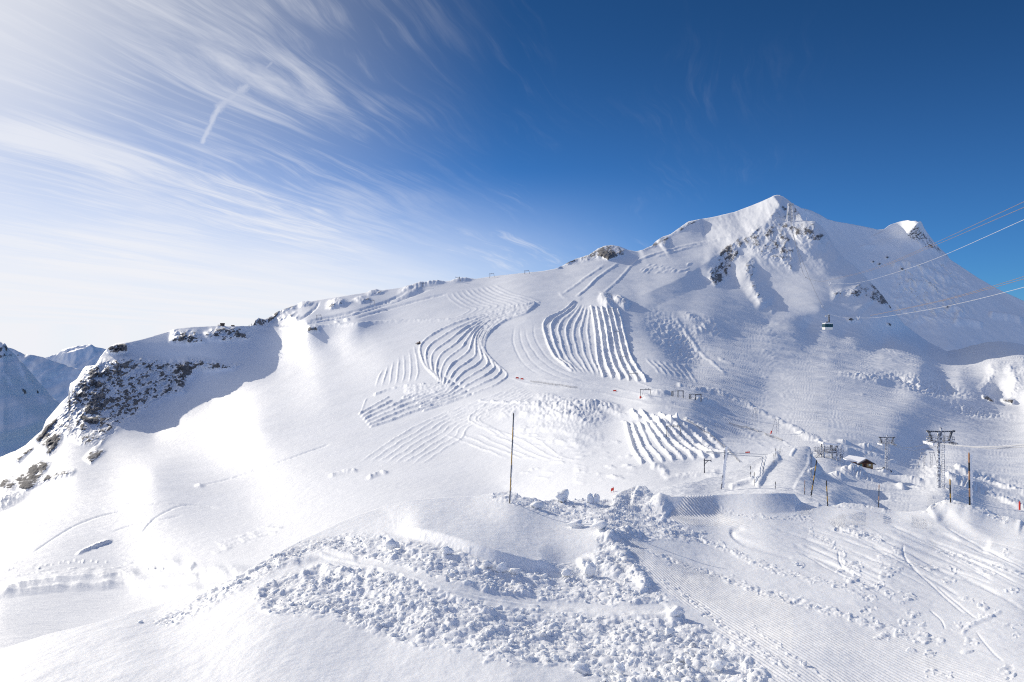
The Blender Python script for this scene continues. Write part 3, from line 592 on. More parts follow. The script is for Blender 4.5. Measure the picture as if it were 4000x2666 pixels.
    k.poly([(3838, 1546), (3860, 1553), (3880, 1562), (3885, 1572), (3862, 1566), (3842, 1556)], 0.95, 1.2); k.poly([(3910, 1560), (3960, 1565), (3955, 1574), (3915, 1567)], 0.9, 1)
    k.poly([(296, 2167), (330, 2147), (380, 2126), (436, 2113), (436, 2115), (383, 2131), (335, 2152)], 0.62, 0.6)
    for i in range(24):
        rr = random.Random(41 + i); x = 5 + rr.random() * 640; y = 2180 + abs(x - 300) * 0.12 + rr.random() * 22
        w = 3 + 6 * rr.random() ** 2; k.poly([(x, y), (x + w * .5, y - w * .4), (x + w, y), (x + w * .6, y + w * .3)], 0.7, 0.5)
    for q in ([(1120, 620), (1180, 600), (1240, 615), (1340, 660), (1330, 672), (1220, 640)], [(1190, 670), (1225, 672), (1240, 690), (1200, 688)], [(2000, 850), (2060, 880), (2050, 900), (1990, 868)], [(810, 600), (870, 595), (880, 615), (820, 618)]):
        k.poly(cr(q), 0.62, 0.9)
    for j in (k,): j.blur(0.6)

def build_main():
    main_features()
    rows = 470
    top = edge(MAIN_TOP, COLS, 0.0); bot = np.minimum(edge(FORE_TOP, COLS) + 42, 795)
    px, py, Y = make_sheet(COLS, top, bot, rows, 8, main_depth, 0.92, smooth=60)
    V = world_grid(px, py, Y); X, Z = V[..., 0], V[..., 2]
    mpp = Y / F                                           # metres per picture pixel at that spot
    rk = ROCK(px, py)
    # cliffs: ledges and gullies pushed along the line of sight
    U, W = np.arctan2(V[..., 0], V[..., 1]) * 900.0, np.arctan2(V[..., 2], np.hypot(V[..., 0], V[..., 1])) * 900.0     # bearing and height angle, so that faces seen on edge are not smeared
    u, v = U / 50.0, W / 50.0
    led = ridged(u * 1.2 + v * 0.7, v * 2.6 - u * 1.1, 5, 11, 0.55)
    gul = fbm(u * 1.3, v * 0.5, 4, 23)
    chip = ridged((U + 0.4 * W) / 17 + 0.3 * gul, (W - 0.5 * U) / 13 + 0.4 * gul, 4, 13, 0.6); chip2 = fbm((U + .3 * W) / 7, (W - U * .4) / 6, 3, 14, 0.6)
    push = rk * (led * 1.8 + gul * 13.0 + chip * 9.0 + chip2 * 3.0) * np.clip(mpp * 1.15, 0, 2.4)
    steep = sstep(py, 290, 225) * sstep(px, 690, 735)         # the mountain's front
    push = push + PUSH(px, py) + steep * (fbm(U / 42, W / 60, 5, 31, 0.55) * 24 + ridged((U + W * .6) / 16, W / 30, 4, 33, 0.6) * 8.0 + fbm((U - W * .6) / 8, (W + U * .4) / 11, 4, 34, 0.6) * 5.0)
    sc = 1 - push / Y
    V = V * sc[..., None]
    X, Yw = V[..., 0], V[..., 1]
    dz = RELIEF(px, py) * mpp * (1 + (0.1 + 0.4 * sstep(py, 545, 500)) * fbm(px / 3.6, py / 2.6, 3, 77) + 0.35 * fbm(px / 30, py / 20, 2, 78))
    # wind crust: fine drifts lying across the slopes
    near = sstep(Yw, 200, 500)
    ca, sa = 0.94, -0.34
    a, b = X * ca + Yw * sa, -X * sa + Yw * ca
    right = sstep(px, 600, 720) * sstep(py, 300, 335) * (1 - steep)
    dz = dz + fbm(X / 90, Yw / 120, 4, 3) * (0.8 + 2.4 * near) * (0.22 + 0.3 * sstep(px, 330, 600))
    dz = dz + (fbm(a / 44, b / 22, 4, 5, 0.5) * (0.14 + 0.85 * right + 0.16 * near) + fbm(a / 150, b / 30, 4, 15, 0.55) * (0.1 + 1.3 * right))
    dz = dz + fbm(a / 6, b / 4, 3, 6, 0.6) * (0.08 + 0.06 * right)
    dz = dz + rk * ridged(X / 13, Z / 15, 3, 8) * 0.8 * np.clip(mpp, 0.3, 2)
    V[..., 2] += dz
    m = rk + (0.07 * (led - 0.9) + 0.35 * gul + 0.45 * chip2 + 0.30 * (chip - 0.9)) * sstep(rk, 0.05, 0.3)
    V = add_back(V, 8, 0.35, 0.22)
    m = np.concatenate([np.clip(m, 0, 1.2)] + [np.clip(m[-1:], 0, 1.2)] * 8, 0)
    o = grid_object("hills", V, M_SLOPE, {'rock': m}); keep('main', V)
    o['label'] = "wide snow slope with groomed snow ridges below the peak"
build_main()

# ------------------------------------------------------------------ shaded east flank of the mountain, behind the front pyramid
def build_flank():
    cols = np.arange(735, 1200, 0.8)
    top = edge([(2850, 900), (3000, 800), (3040, 764), (3060, 768), (3098, 796), (3130, 812), (3170, 822), (3210, 842), (3232, 856), (3260, 864), (3340, 878), (3400, 890), (3455, 904), (3475, 896), (3500, 886), (3530, 880), (3566, 875),
                (3582, 878), (3600, 893), (3625, 925), (3660, 968), (3700, 1005), (3760, 1045), (3820, 1085), (3900, 1130), (4000, 1176), (4300, 1300), (4700, 1440)], cols, 0.15, 4, 0.2)
    bot = np.full(cols.shape, 400.0)
    D = TPS([(3040, 768, 2960), (3098, 798, 2900), (3230, 858, 2950), (3455, 905, 3000), (3540, 882, 3000), (3580, 880, 2950), (3700, 1006, 2850), (4000, 1178, 2600), (4300, 1300, 2400), (4650, 1440, 2200),
             (3300, 1000, 2750), (3450, 1000, 2780), (3600, 1000, 2760), (3500, 1120, 2600), (3700, 1150, 2550), (3600, 1250, 2420), (3800, 1280, 2350), (4000, 1300, 2350), (3700, 1350, 2250), (4000, 1450, 2150), (3300, 1250, 2500), (3300, 1500, 2300), (4500, 1500, 2050), (3150, 900, 2870), (2900, 1000, 2800), (2950, 1300, 2600)])
    px, py, Y = make_sheet(cols, top, bot, 260, 8, lambda a, b: D(a, b) * (1 + 0.22 * np.clip((a - 800) / 220, 0, 1.5) - 0.05 * np.exp(-((a - 918) / 14.0) ** 2 - ((b - 226) / 9.0) ** 2)))
    f = Field(); rk = Field()
    f.line([(3440, 965), (3350, 960), (3320, 975), (3340, 1010), (3420, 1030)], 0, 3, 3)
    f.line([(3458, 905), (3500, 890), (3545, 882)], 3.0, 8, 20, prof='crest'); f.line([(3480, 900), (3530, 884), (3580, 880), (3600, 896)], 2.5, 6, 5, prof='crest')
    f.line([(3585, 880), (3620, 940), (3660, 1000), (3700, 1030)], 4, 18, 14, prof='crest', taper=4)
    f.blob(3390, 965, 45, 9, 2.2); f.blob(3490, 945, 30, 8, 1.6); f.blob(3480, 960, 120, 30, 2)
    for q in ([(3480, 1040), (3540, 1035), (3620, 1060), (3720, 1100)], [(3540, 1100), (3620, 1120), (3660, 1150)], [(3700, 1200), (3750, 1215), (3740, 1250)], [(3720, 1255), (3800, 1265), (3840, 1280)], [(3860, 1230), (3940, 1240), (4000, 1260)]):
        f.line(q, 3.4, 5, 4, wob=1.0, taper=5)
    rk.poly([(3540, 915), (3580, 890), (3640, 950), (3720, 1020), (3680, 1010), (3600, 970), (3550, 940)], 0.50, 3); rk.poly([(3140, 815), (3230, 858), (3200, 850), (3140, 825)], 0.4, 2)
    for x, y in ((3436, 1030), (3466, 1005), (3410, 1022), (3700, 1198), (3525, 1050)): rk.poly([(x - 9, y + 1), (x, y - 5), (x + 8, y), (x + 2, y + 5)], 0.9, 0.8)
    V = world_grid(px, py, Y); X, Z = V[..., 0], V[..., 2]; r = rk(px, py)
    ice = sstep(px, 880, 905) * sstep(px, 985, 955) * sstep(py, 255, 268) * sstep(py, 335, 310)
    push = fbm(X / 260, Z / 240, 5, 71) * 20 + r * ridged(X / 50, Z / 50, 4, 72) * 14 + ice * ridged(X / 60, Z / 45, 4, 74, 0.6) * 12
    V = V * (1 - push / Y)[..., None]
    V[..., 2] += f(px, py) * Y / F + fbm(V[..., 0] / 60, V[..., 1] / 40, 4, 73) * 1.6
    V = add_back(V, 6, 0.25, 0.2); r = np.concatenate([r] + [r[-1:]] * 6, 0)
    o = grid_object("mountain", V, M_PEAK, {'rock': r}); keep('flank', V)
build_flank()

# ------------------------------------------------------------------ far ranges on the left
def build_far():
    def rng(name, top, bot, d0, d1, c0, c1, seed, rough, rocks, lit=()):
        cols = np.arange(c0, c1, 1.0); t = edge(top, cols, rough, seed, 0.1); b = np.full(cols.shape, bot * K)
        px = np.repeat(cols[None], 120, 0); s = np.linspace(0, 1, 120)[:, None]; py = b[None] + (t - b)[None] * s
        Y = d0 + (d1 - d0) * s ** 0.9 + (px - c0) * (d1 * 0.0006)
        V = world_grid(px, py, Y); f = Field(); rk = Field()
        for l, a, wl, wr in lit: f.line(l, a, wl, wr, prof='crest', taper=6)
        for q, v in rocks: rk.poly(q, v, 3)
        X, Z = V[..., 0], V[..., 2]; r = rk(px, py)
        V = V * (1 - (fbm(X / 300, Z / 300, 5, seed, 0.55) * 95 + r * ridged(X / 90, Z / 70, 4, seed + 3) * 22) / Y)[..., None]
        V[..., 2] += f(px, py) * Y / F
        V = add_back(V, 5, 0.3, 0.25); r = np.concatenate([r] + [r[-1:]] * 5, 0)
        o = grid_object(name, V, M_FAR, {'rock': r}); keep(name, V)
    rng("hills", [(-700, 1150), (-300, 1240), (-60, 1320), (0, 1334), (14, 1342), (30, 1368), (60, 1398), (100, 1440), (150, 1500), (200, 1556), (250, 1600), (330, 1680), (800, 1900)], 2250, 1500, 2300, -150, 130, 91, 0.5,
        [([(-20, 1340), (20, 1350), (60, 1400), (30, 1410), (-20, 1400)], 0.5), ([(60, 1400), (150, 1520), (230, 1610), (200, 1600), (110, 1520)], 0.42), ([(20, 1460), (90, 1500), (130, 1560), (60, 1540)], 0.4)],
        [([(-40, 1500), (60, 1580), (130, 1640), (180, 1690)], 5, 16, 14), ([(10, 1335), (60, 1400), (150, 1500), (240, 1610)], 3, 10, 20)])
    rng("hills", [(-700, 1300), (0, 1352), (22, 1355), (50, 1362), (92, 1382), (134, 1388), (165, 1394), (200, 1408), (240, 1420), (290, 1436), (335, 1450), (500, 1520), (800, 1600)], 1950, 3600, 4600, -150, 160, 97, 0.4,
        [([(60, 1370), (150, 1410), (140, 1430), (60, 1390)], 0.3)])
    rng("hills", [(-700, 1420), (100, 1420), (180, 1396), (230, 1380), (270, 1365), (300, 1359), (335, 1361), (372, 1355), (400, 1360), (440, 1372), (520, 1400), (800, 1450)], 1650, 8000, 9500, -150, 170, 103, 0.25,
        [], [([(380, 1372), (330, 1385), (230, 1412)], 6, 4, 14)])
build_far()

# ------------------------------------------------------------------ ramp road between the terrace and the lift station
def build_ramp():
    cols = np.arange(600, 880, 0.6)
    top = edge([(2340, 1985), (2420, 1940), (2480, 1926), (2600, 1902), (2700, 1884), (2800, 1860), (2870, 1838), (2930, 1808), (2965, 1790), (3000, 1780), (3040, 1758), (3062, 1744), (3080, 1742), (3100, 1748), (3118, 1744), (3150, 1742), (3165, 1746),
                (3172, 1780), (3190, 1800), (3205, 1820), (3225, 1845), (3250, 1862), (3300, 1890), (3350, 1915), (3390, 1938), (3420, 1960), (3450, 1990)], cols, 0.25, 8, 0.35)
    bot = np.minimum(edge(FORE_TOP, cols) + 26, 560)
    D = TPS([(2420, 1945, 62), (2600, 1905, 68), (2800, 1864, 82), (2930, 1812, 98), (3000, 1783, 112), (3070, 1748, 128), (3150, 1748, 128), (3180, 1800, 112), (3240, 1860, 96), (3330, 1912, 86), (3400, 1950, 80), (2500, 2000, 52), (2800, 2000, 52), (3100, 2000, 52), (3300, 2010, 54), (2900, 1900, 70), (3050, 1900, 66), (3060, 1820, 92), (3100, 1850, 80), (3150, 1900, 68), (2700, 1930, 62), (3250, 1940, 64)])
    top = np.minimum(top, bot - 4)
    px, py, Y = make_sheet(cols, top, bot, 240, 10, D); V = world_grid(px, py, Y)
    f = Field()
    f.line([(2950, 1905), (2970, 1880), (2985, 1850), (3010, 1820), (3030, 1800), (3055, 1788)], 2.8, 12, 4.5, wob=0.0, taper=5)       # wall left of the track
    f.line([(3100, 1915), (3120, 1880), (3140, 1850), (3158, 1820), (3163, 1790), (3168, 1755)], 0.8, 3.0, 18, prof='crest', wob=0.2, taper=3)
    f.line([(3088, 1785), (3100, 1765), (3112, 1752)], 1.0, 3, 2, taper=2)
    f.line([(2860, 1900), (2900, 1885), (2935, 1872)], 2.0, 4, 3, wob=0.6); f.blob(3180, 1845, 30, 14, 4)
    X, Yw = V[..., 0], V[..., 1]
    V[..., 2] += f(px, py) * Y / F + fbm(X / 4, Yw / 7, 4, 55) * 0.16 + fbm(X / 0.9, Yw / 1.4, 3, 56) * 0.05
    V = add_back(V, 8, 0.55, 0.3)
    grid_object("terrain", V, M_SLOPE, {'rock': V[..., 0] * 0}); keep('ramp', V)
build_ramp()

# ------------------------------------------------------------------ foreground terrace
CLOD = Field(); FINE = Field(); REL = Field(); CORD = Field(); CORD2 = Field()
def g3(pts): return [(900 + x / 1.96, 1866 + y / 1.96) for x, y in pts]
def g4(pts): return [(1900 + x / 1.96, 1866 + y / 1.96) for x, y in pts]
def g5(pts): return [(2800 + x / 1.96, 1866 + y / 1.96) for x, y in pts]
def fore_features():
    c = CLOD
    c.poly(g3([(150, 690), (300, 610), (420, 550), (700, 470), (900, 440), (1180, 450), (1230, 480), (1420, 500), (1660, 560), (1740, 570), (1900, 640), (2100, 720), (2352, 760), (2352, 900), (2100, 890), (1900, 860), (1600, 760), (1450, 710), (1150, 650), (1000, 620), (800, 590), (680, 570), (560, 610), (330, 690), (200, 760), (60, 850), (-150, 950), (-300, 1030), (-550, 1140), (-560, 1110), (-280, 960), (-80, 830)]), 1.0, 6.0)
    c.poly(g4([(0, 720), (250, 740), (450, 700), (740, 680), (800, 630), (880, 610), (860, 480), (950, 400), (1060, 480), (1120, 600), (1210, 720), (1330, 870), (1400, 930), (1300, 960), (1000, 970), (600, 950), (200, 920), (0, 890)]), 1.0, 6.0)
    c.poly(g3([(180, 900), (230, 860), (340, 800), (500, 740), (640, 700), (760, 690), (960, 680), (1200, 700), (1350, 740), (1470, 790), (1480, 830), (1620, 880), (1800, 930), (2000, 980), (2352, 1020), (2352, 1420), (2250, 1420), (2000, 1380), (1900, 1330), (1700, 1300), (1450, 1280), (1250, 1220), (1100, 1160), (900, 1110), (780, 1050), (560, 1030), (300, 1030), (240, 990), (300, 930)]), 1.0, 7.0)
    c.poly(g4([(0, 1000), (300, 1020), (600, 1060), (900, 1070), (1300, 1090), (1560, 1110), (1750, 1200), (1900, 1280), (2000, 1370), (2080, 1450), (2200, 1568), (2300, 1700), (900, 1700), (880, 1530), (790, 1500), (600, 1420), (300, 1420), (100, 1400), (0, 1390)]), 1.0, 7.0)
    c.poly(g4([(0, 130), (80, 90), (200, 90), (280, 150), (420, 150), (560, 140), (660, 160), (760, 160), (860, 180), (1000, 150), (1080, 100), (1180, 100), (1320, 230), (1400, 290), (1420, 340), (1560, 400), (1650, 440), (1780, 510), (1640, 490), (1560, 470), (1300, 460), (1180, 480), (1050, 460), (920, 430), (840, 390), (720, 350), (560, 300), (420, 260), (300, 230), (180, 180), (60, 170)]), 0.9, 5.0)
    for l, w, a in ((g4([(1620, 470), (1800, 530), (2000, 620), (2200, 710), (2352, 750)]), 4.0, 0.6), (g5([(0, 510), (250, 620), (500, 720), (700, 770), (960, 830), (1100, 890), (1250, 940)]), 4.0, 0.55), (g4([(1180, 540), (1400, 630), (1650, 710), (1900, 790), (2150, 880), (2352, 930)]), 3.4, 0.5), (g5([(0, 750), (200, 820), (450, 900), (700, 970), (1000, 1060), (1250, 1130), (1500, 1220), (1700, 1250)]), 4.0, 0.55),
                    (g4([(1340, 780), (1500, 900), (1650, 1010), (1800, 1130), (2000, 1280), (2200, 1420)]), 2.6, 0.45), (g5([(0, 1110), (200, 1230), (450, 1400), (620, 1540)]), 4, 0.45), (g5([(260, 1130), (460, 1280), (640, 1400), (800, 1520), (900, 1600)]), 2.0, 0.4),
                    (g5([(900, 380), (1000, 410), (1150, 440), (1250, 470), (1300, 500)]), 5.0, 0.8), (g5([(700, 380), (780, 450), (920, 520), (1000, 600), (1030, 680), (1100, 770)]), 4.0, 0.45), (g5([(0, 240), (200, 290), (330, 300), (560, 310), (760, 330)]), 2.5, 0.5),
                    (g5([(1200, 590), (1450, 650), (1700, 700)]), 4.0, 0.35), (g5([(1680, 560), (1900, 620), (2150, 680), (2352, 740)]), 5.0, 0.35), (g5([(1880, 1190), (1960, 1110), (2060, 1060), (2160, 1015)]), 2.6, 0.4)):
        c.line(l, a, w, w, mode='max', wob=0.7, taper=3)
    rr = random.Random(5)
    for x, y in [(1040, 775), (1130, 825), (1080, 885), (1230, 820), (1170, 945), (1420, 950), (1340, 880), (1470, 905), (1140, 1015), (1190, 1090), (1440, 1110), (1280, 1210), (1560, 1210), (1490, 1330), (1650, 1350), (1640, 1490), (1780, 1520), (1300, 740), (1520, 1040), (1770, 780), (1900, 920), (2050, 985), (2270, 850), (2260, 1130), (2290, 1210), (1800, 590), (2220, 570), (1050, 650), (930, 540), (1700, 1250), (1910, 1340), (2230, 1460), (2250, 1540), (1820, 700), (2090, 730), (1230, 655), (1380, 560), (980, 690), (1340, 700), (620, 665), (1590, 1120), (1380, 1150), (1830, 1150), (1950, 1250)]:
        q = []
        for k in range(9):
            an = k / 9 * 6.283; r = 0.6 + 0.7 * rr.random(); q.append((x + math.cos(an) * 48 * r, y + math.sin(an) * 24 * r))
        c.poly(g5(q), 0.42 + 0.22 * rr.random(), 2.0)
    c.line(g4([(1200, 110), (1450, 118), (1700, 108), (1900, 98), (2150, 92), (2352, 94)]), 0.55, 3, 4, mode='max', wob=0.5); c.line(g5([(380, 95), (560, 100), (650, 140), (760, 170), (830, 190), (1000, 195), (1200, 215), (1310, 240)]), 0.6, 3, 4, mode='max', wob=0.5); c.line(g5([(1610, 262), (1680, 210), (1760, 195), (1860, 210), (1960, 235), (2060, 265), (2140, 310), (2230, 320), (2352, 350)]), 0.55, 3, 5, mode='max', wob=0.5)
    c.a = np.clip(c.a, 0, 1)
    # smooth cat track through the clods and the band beside it
    tr = Field()
    tr.line(g3([(560, 640), (760, 600), (1000, 640), (1250, 690), (1500, 770), (1750, 850), (2000, 900), (2352, 950)]), 1, 5.5, 5.5, mode='max', prof='flat'); tr.line(g4([(0, 930), (300, 960), (600, 985), (1000, 1010), (1330, 1000)]), 1, 6.5, 6.5, mode='max', prof='flat')
    tr.blur(1.2); c.a *= 1 - 0.92 * np.clip(tr.a, 0, 1)
    # relief: cut bank, piles, walls (1024-px heights)
    R = REL
    R.a -= 1.6 * np.clip(tr.a, 0, 1)
    R.line(g3([(700, 590), (1000, 660), (1250, 715), (1500, 795), (1750, 875), (2000, 925), (2352, 985)])[::-1], 1.2, 2.5, 2.5, wob=0.3); R.line(g4([(0, 965), (300, 995), (600, 1020), (1000, 1050), (1400, 1060)])[::-1], 2.2, 5, 7, wob=0.8)
    bank = g3([(1240, 425), (1270, 412), (1350, 425), (1500, 460), (1650, 500), (1800, 545), (1950, 595), (2100, 645), (2250, 680), (2352, 700)]) + g4([(500, 702), (620, 690)])
    R.line(bank, 9.0, 34, 4.5, prof='crest', taper=30)
    R.line(g4([(700, 700), (780, 660), (880, 640), (980, 680), (1010, 740)]), 4.5, 12, 14, wob=0.6, taper=6); R.line(g4([(920, 430), (960, 500), (1040, 600), (1130, 720), (1250, 860)]), 4.5, 9, 9, wob=0.6, taper=6)
    R.line(g4([(860, 380), (900, 420), (1000, 440), (1100, 430), (1200, 450)]), 4, 7, 6, wob=0.6, taper=5)
    R.line(g3([(520, 790), (620, 720), (720, 700), (860, 740), (1020, 800)]), 4.5, 5, 9, wob=0.5, taper=8); R.line(g3([(330, 660), (480, 640), (620, 600), (700, 570), (800, 570), (980, 610)]), 2.6, 4, 6, wob=0.5, taper=6)
    R.line(g3([(180, 900), (260, 850), (360, 800)]), 3, 5, 7, wob=0.5, taper=4)
    R.line(g4([(1380, 1090), (1450, 1060), (1500, 1040)]), 4, 12, 10, taper=5); R.line(g4([(1960, 1390), (2060, 1480), (2150, 1568)]), 3.5, 9, 10, wob=0.5, taper=5)
    # snow wall across the back of the terrace
    R.line(g4([(1000, 180), (1080, 110), (1180, 95), (1260, 110)]), 3, 9, 12, wob=0.5); R.line(g4([(1120, 130), (1230, 200), (1330, 250), (1400, 300)]), 3.5, 10, 10, wob=0.5, taper=4)
    R.line(g4([(1270, 150), (1372, 196), (1685, 192), (1960, 184), (2254, 178), (2352, 176)]) + g5([(600, 172), (660, 186)]), 8.5, 5, 12, prof='crest', taper=10)
    R.line(g5([(560, 100), (650, 140), (760, 170), (810, 195)]), 2.2, 4, 7, prof='crest', wob=0.4, taper=3)
    R.line(g5([(820, 180), (950, 190), (1080, 195), (1200, 210), (1310, 240)]), 1.4, 4, 3.5, wob=0.5, taper=4)
    R.line(g5([(1610, 262), (1680, 210), (1760, 195), (1860, 210), (1960, 235), (2060, 265), (2140, 310), (2230, 320), (2352, 350)]), 2.4, 6, 14, prof='crest', wob=0.4, taper=4)
    R.line(g5([(1700, 262), (1760, 310), (1840, 370), (1950, 460), (2100, 540)]), -2.0, 10, 10, taper=8)
    # ski and cat tracks
    rr = random.Random(12)
    for i in range(46):
        x = 400 + rr.random() * 1500; y = 330 + rr.random() * 260; n = 5; pts = [(x, y)]; dx = 120 + 70 * rr.random(); dy = 44 + 34 * rr.random(); cv = 10 * (rr.random() - 0.3)
        for k in range(n): pts.append((pts[-1][0] + dx, pts[-1][1] + dy + cv * k))
        R.line(g5(pts), -(0.32 + 0.5 * rr.random()), 0.9 + 2.6 * rr.random() ** 2, None, wob=0.1, seed=i, taper=8)
    for l, w in ((g4([(2000, 400), (1920, 395), (1880, 420), (1920, 480), (2050, 540), (2352, 610)]), 3.0), (g5([(210, 390), (120, 400), (150, 460), (350, 540), (600, 610), (950, 700), (1300, 790)]), 3.5), (g5([(930, 540), (935, 620), (960, 670), (1000, 700)]), 1.4), (g5([(1430, 500), (1430, 580), (1500, 680), (1620, 800), (1800, 960), (1900, 1040)]), 1.6), (g5([(1680, 830), (1830, 950), (2000, 1090)]), 1.3), (g5([(1620, 1000), (1720, 1100), (1750, 1180)]), 1.2), (g5([(1980, 1180), (2100, 1330), (2200, 1420)]), 1.3)):
        R.line(l, -0.8, w, None, taper=6)
    R.line(g5([(1870, 1210), (1910, 1150), (2000, 1100), (2100, 1060), (2180, 1010)]), 0.9, 2.0, 4.0, wob=0.3, taper=4)
    # corduroy
    CORD.poly(g4([(1010, 450), (1180, 500), (1500, 640), (1900, 780), (2352, 920), (2352, 1568), (2200, 1520), (1900, 1290), (1650, 1040), (1380, 880), (1200, 690), (1050, 520)]), 1.0, 3); CORD.poly(g5([(0, 790), (400, 900), (1000, 1070), (1500, 1250), (1900, 1400), (2352, 1560), (2400, 1750), (200, 1750), (0, 1400)]), 0.55, 4)
    CORD.a *= 1 - 0.8 * np.clip(c.a, 0, 1)
    CORD2.poly(g4([(1400, 330), (1420, 270), (1500, 230), (1520, 150), (1600, 140), (1720, 150), (1740, 220), (1820, 290), (1950, 330), (2030, 370), (1850, 370), (1600, 365)]), 1.0, 2); CORD2.poly(g5([(850, 330), (950, 280), (1200, 250), (1330, 300), (1340, 350), (1100, 375), (900, 385)]), 0.7, 2); CORD2.poly(g5([(610, 290), (660, 240), (760, 230), (720, 280)]), 0.7, 2); CORD2.poly(g5([(1380, 300), (1500, 280), (1650, 330), (1660, 400), (1480, 380)]), 0.5, 2)

FORE_D = [(6400, 2680, 13.0), (6400, 2400, 20), (6400, 2320, 27), (-1700, 2800, 18), (-1700, 3000, 12.5), (-600, 2740, 21), (0, 2545, 18.2), (0, 2680, 15), (0, 2850, 13.2), (-600, 2900, 13), (1000, 2680, 13.6), (2000, 2680, 13.4), (3000, 2680, 13.8), (4000, 2680, 13.7), (4600, 2680, 13.3), (2000, 3000, 10.4), (3500, 3000, 10.6), (500, 3000, 10.8),
    (600, 2378, 22.5), (1200, 2110, 29.5), (1500, 1985, 35), (1850, 1950, 36.5), (1990, 1965, 33.5), (1600, 2030, 30), (1850, 2050, 28.5), (2200, 1955, 37.5), (2400, 1950, 39), (2560, 1940, 41.5), (2500, 1980, 37.5), (3000, 1925, 45), (2760, 1930, 44), (3250, 1985, 43), (3500, 2005, 42), (3700, 1968, 42.5), (3900, 2020, 40), (4000, 2048, 37), (4600, 2180, 36),
    (2800, 2030, 37.5), (3100, 1990, 41), (2700, 2070, 33), (2000, 2350, 19.6), (2050, 2160, 24.8), (1500, 2090, 27.6), (1250, 2170, 26), (1000, 2330, 20.8), (2500, 2210, 24), (2350, 2080, 28), (2300, 2200, 24.5), (3000, 2310, 22), (3500, 2310, 21.9), (3500, 2110, 31.2), (4000, 2310, 21.4), (4000, 2120, 30.3), (2600, 2450, 17.8), (1500, 2450, 17.4), (500, 2520, 17.6), (3000, 2110, 31), (3700, 2060, 36), (3300, 2040, 37), (3800, 2010, 39)]
fore_depth = TPS(FORE_D)
def build_fore():
    fore_features()
    cols = np.concatenate([np.arange(-420, -150, 4.0), np.arange(-150, 1175, 0.62), np.arange(1175, 1640, 4.0)])
    top = edge(FORE_TOP, cols); bot = np.full(cols.shape, 830.0)
    px, py, Y = make_sheet(cols, top, bot, 520, 8, fore_depth, 0.80)
    V = world_grid(px, py, Y); X, Yw = V[..., 0], V[..., 1]
    jx = fbm(px / 14, py / 10, 3, 51) * 9; jy = fbm(px / 14, py / 10, 3, 52) * 5
    k = np.clip(CLOD(px + jx, py + jy), 0, 1); mpp = Y / F
    dz = REL(px, py) * mpp
    wx = X + 0.25 * fbm(X * 1.3, Yw * 1.3, 3, 61); wy = Yw + 0.25 * fbm(X * 1.3, Yw * 1.3, 3, 62)
    vol = sstep(fbm(X / 1.6, Yw / 1.6, 3, 60), -0.15, 0.35); powd = 0.25 + 0.75 * sstep(fbm(X / 0.9, Yw / 1.3, 3, 57), -0.3, 0.1)
    big = lumps(wx / 0.55, wy / 0.55, 1) * 0.13 * sstep(fbm(X / 1.1, Yw / 1.1, 2, 59), 0.05, 0.4) + lumps(wx / 0.30 + 9, wy / 0.30, 2) * 0.055 * vol + lumps(wx / 0.16, wy / 0.16 + 5, 3) * 0.05 * (0.4 + 0.6 * vol) + lumps(wx / 0.08, wy / 0.08, 4) * 0.026 + fbm(X / 0.06, Yw / 0.06, 2, 58) * 0.008
    dz = dz + sstep(k, 0.15, 0.95) * (big * powd * 0.68 + 0.16 * fbm(X / 1.3, Yw / 1.3, 3, 64) - 0.05) * np.clip(k * 1.1, 0, 1)
    # scattered crumbs round the clods
    halo = sstep(k, 0.02, 0.4); dz = dz + halo * lumps(X / 0.22, Yw / 0.22, 7) * 0.035
    smooth = 1 - np.clip(k * 1.5, 0, 1)
    dz = dz + smooth * (fbm(X / 3.5, Yw / 6, 4, 65) * 0.06 + fbm(X / 0.4, Yw / 0.7, 4, 66, 0.55) * 0.012)
    al = (X * 11.5 + Yw * 1.6) / 11.6; al = al + 0.04 * fbm(X / 4, Yw / 4, 2, 67)
    dz = dz + CORD(px, py) * 0.022 * np.sin(al * 2 * np.pi / 0.115) * (0.75 + 0.5 * fbm(X / 2, Yw / 2, 3, 68))
    a2 = X + 0.18 * Yw + 0.3 * fbm(X / 4, Yw / 4, 2, 69); dz = dz + CORD2(px, py) * 0.05 * np.sin(a2 * 2 * np.pi / 0.24)
    V[..., 2] += dz
    V = add_back(V, 8, 0.75, 0.35)
    grid_object("terrain", V, M_FORE); keep('fore', V)
build_fore()

# ------------------------------------------------------------------ things
def mat(name, col, rough=0.6, metal=0.0, grain=0.15, scale=6.0):
    m = bpy.data.materials.new(name); m.use_nodes = True; t = NT(m.node_tree); b = t.n['Principled BSDF']
    tc = t.new('ShaderNodeTexCoord'); n = t.noise(tc.outputs['Object'], scale, 5, 0.6)
    lo = tuple(c * (1 - grain) for c in col) + (1,); hi = tuple(min(1, c * (1 + grain)) for c in col) + (1,)
    t.l.new(t.mix(t.ramp(n, 0.3, 0.7), lo, hi), b.inputs['Base Color'])
    b.inputs['Roughness'].default_value = rough; b.inputs['Metallic'].default_value = metal
    return m
def rimed(name, col, amount=0.5, scale=3.0):
    """painted or bare metal with patches of white rime"""
    m = bpy.data.materials.new(name); m.use_nodes = True; t = NT(m.node_tree); b = t.n['Principled BSDF']
    tc = t.new('ShaderNodeTexCoord'); n = t.noise(tc.outputs['Object'], scale, 6, 0.65)
    t.l.new(t.mix(t.ramp(n, 0.62 - 0.3 * amount, 0.72 - 0.3 * amount), tuple(col) + (1,), (0.84, 0.85, 0.87, 1)), b.inputs['Base Color'])
    b.inputs['Roughness'].default_value = 0.7
    return m
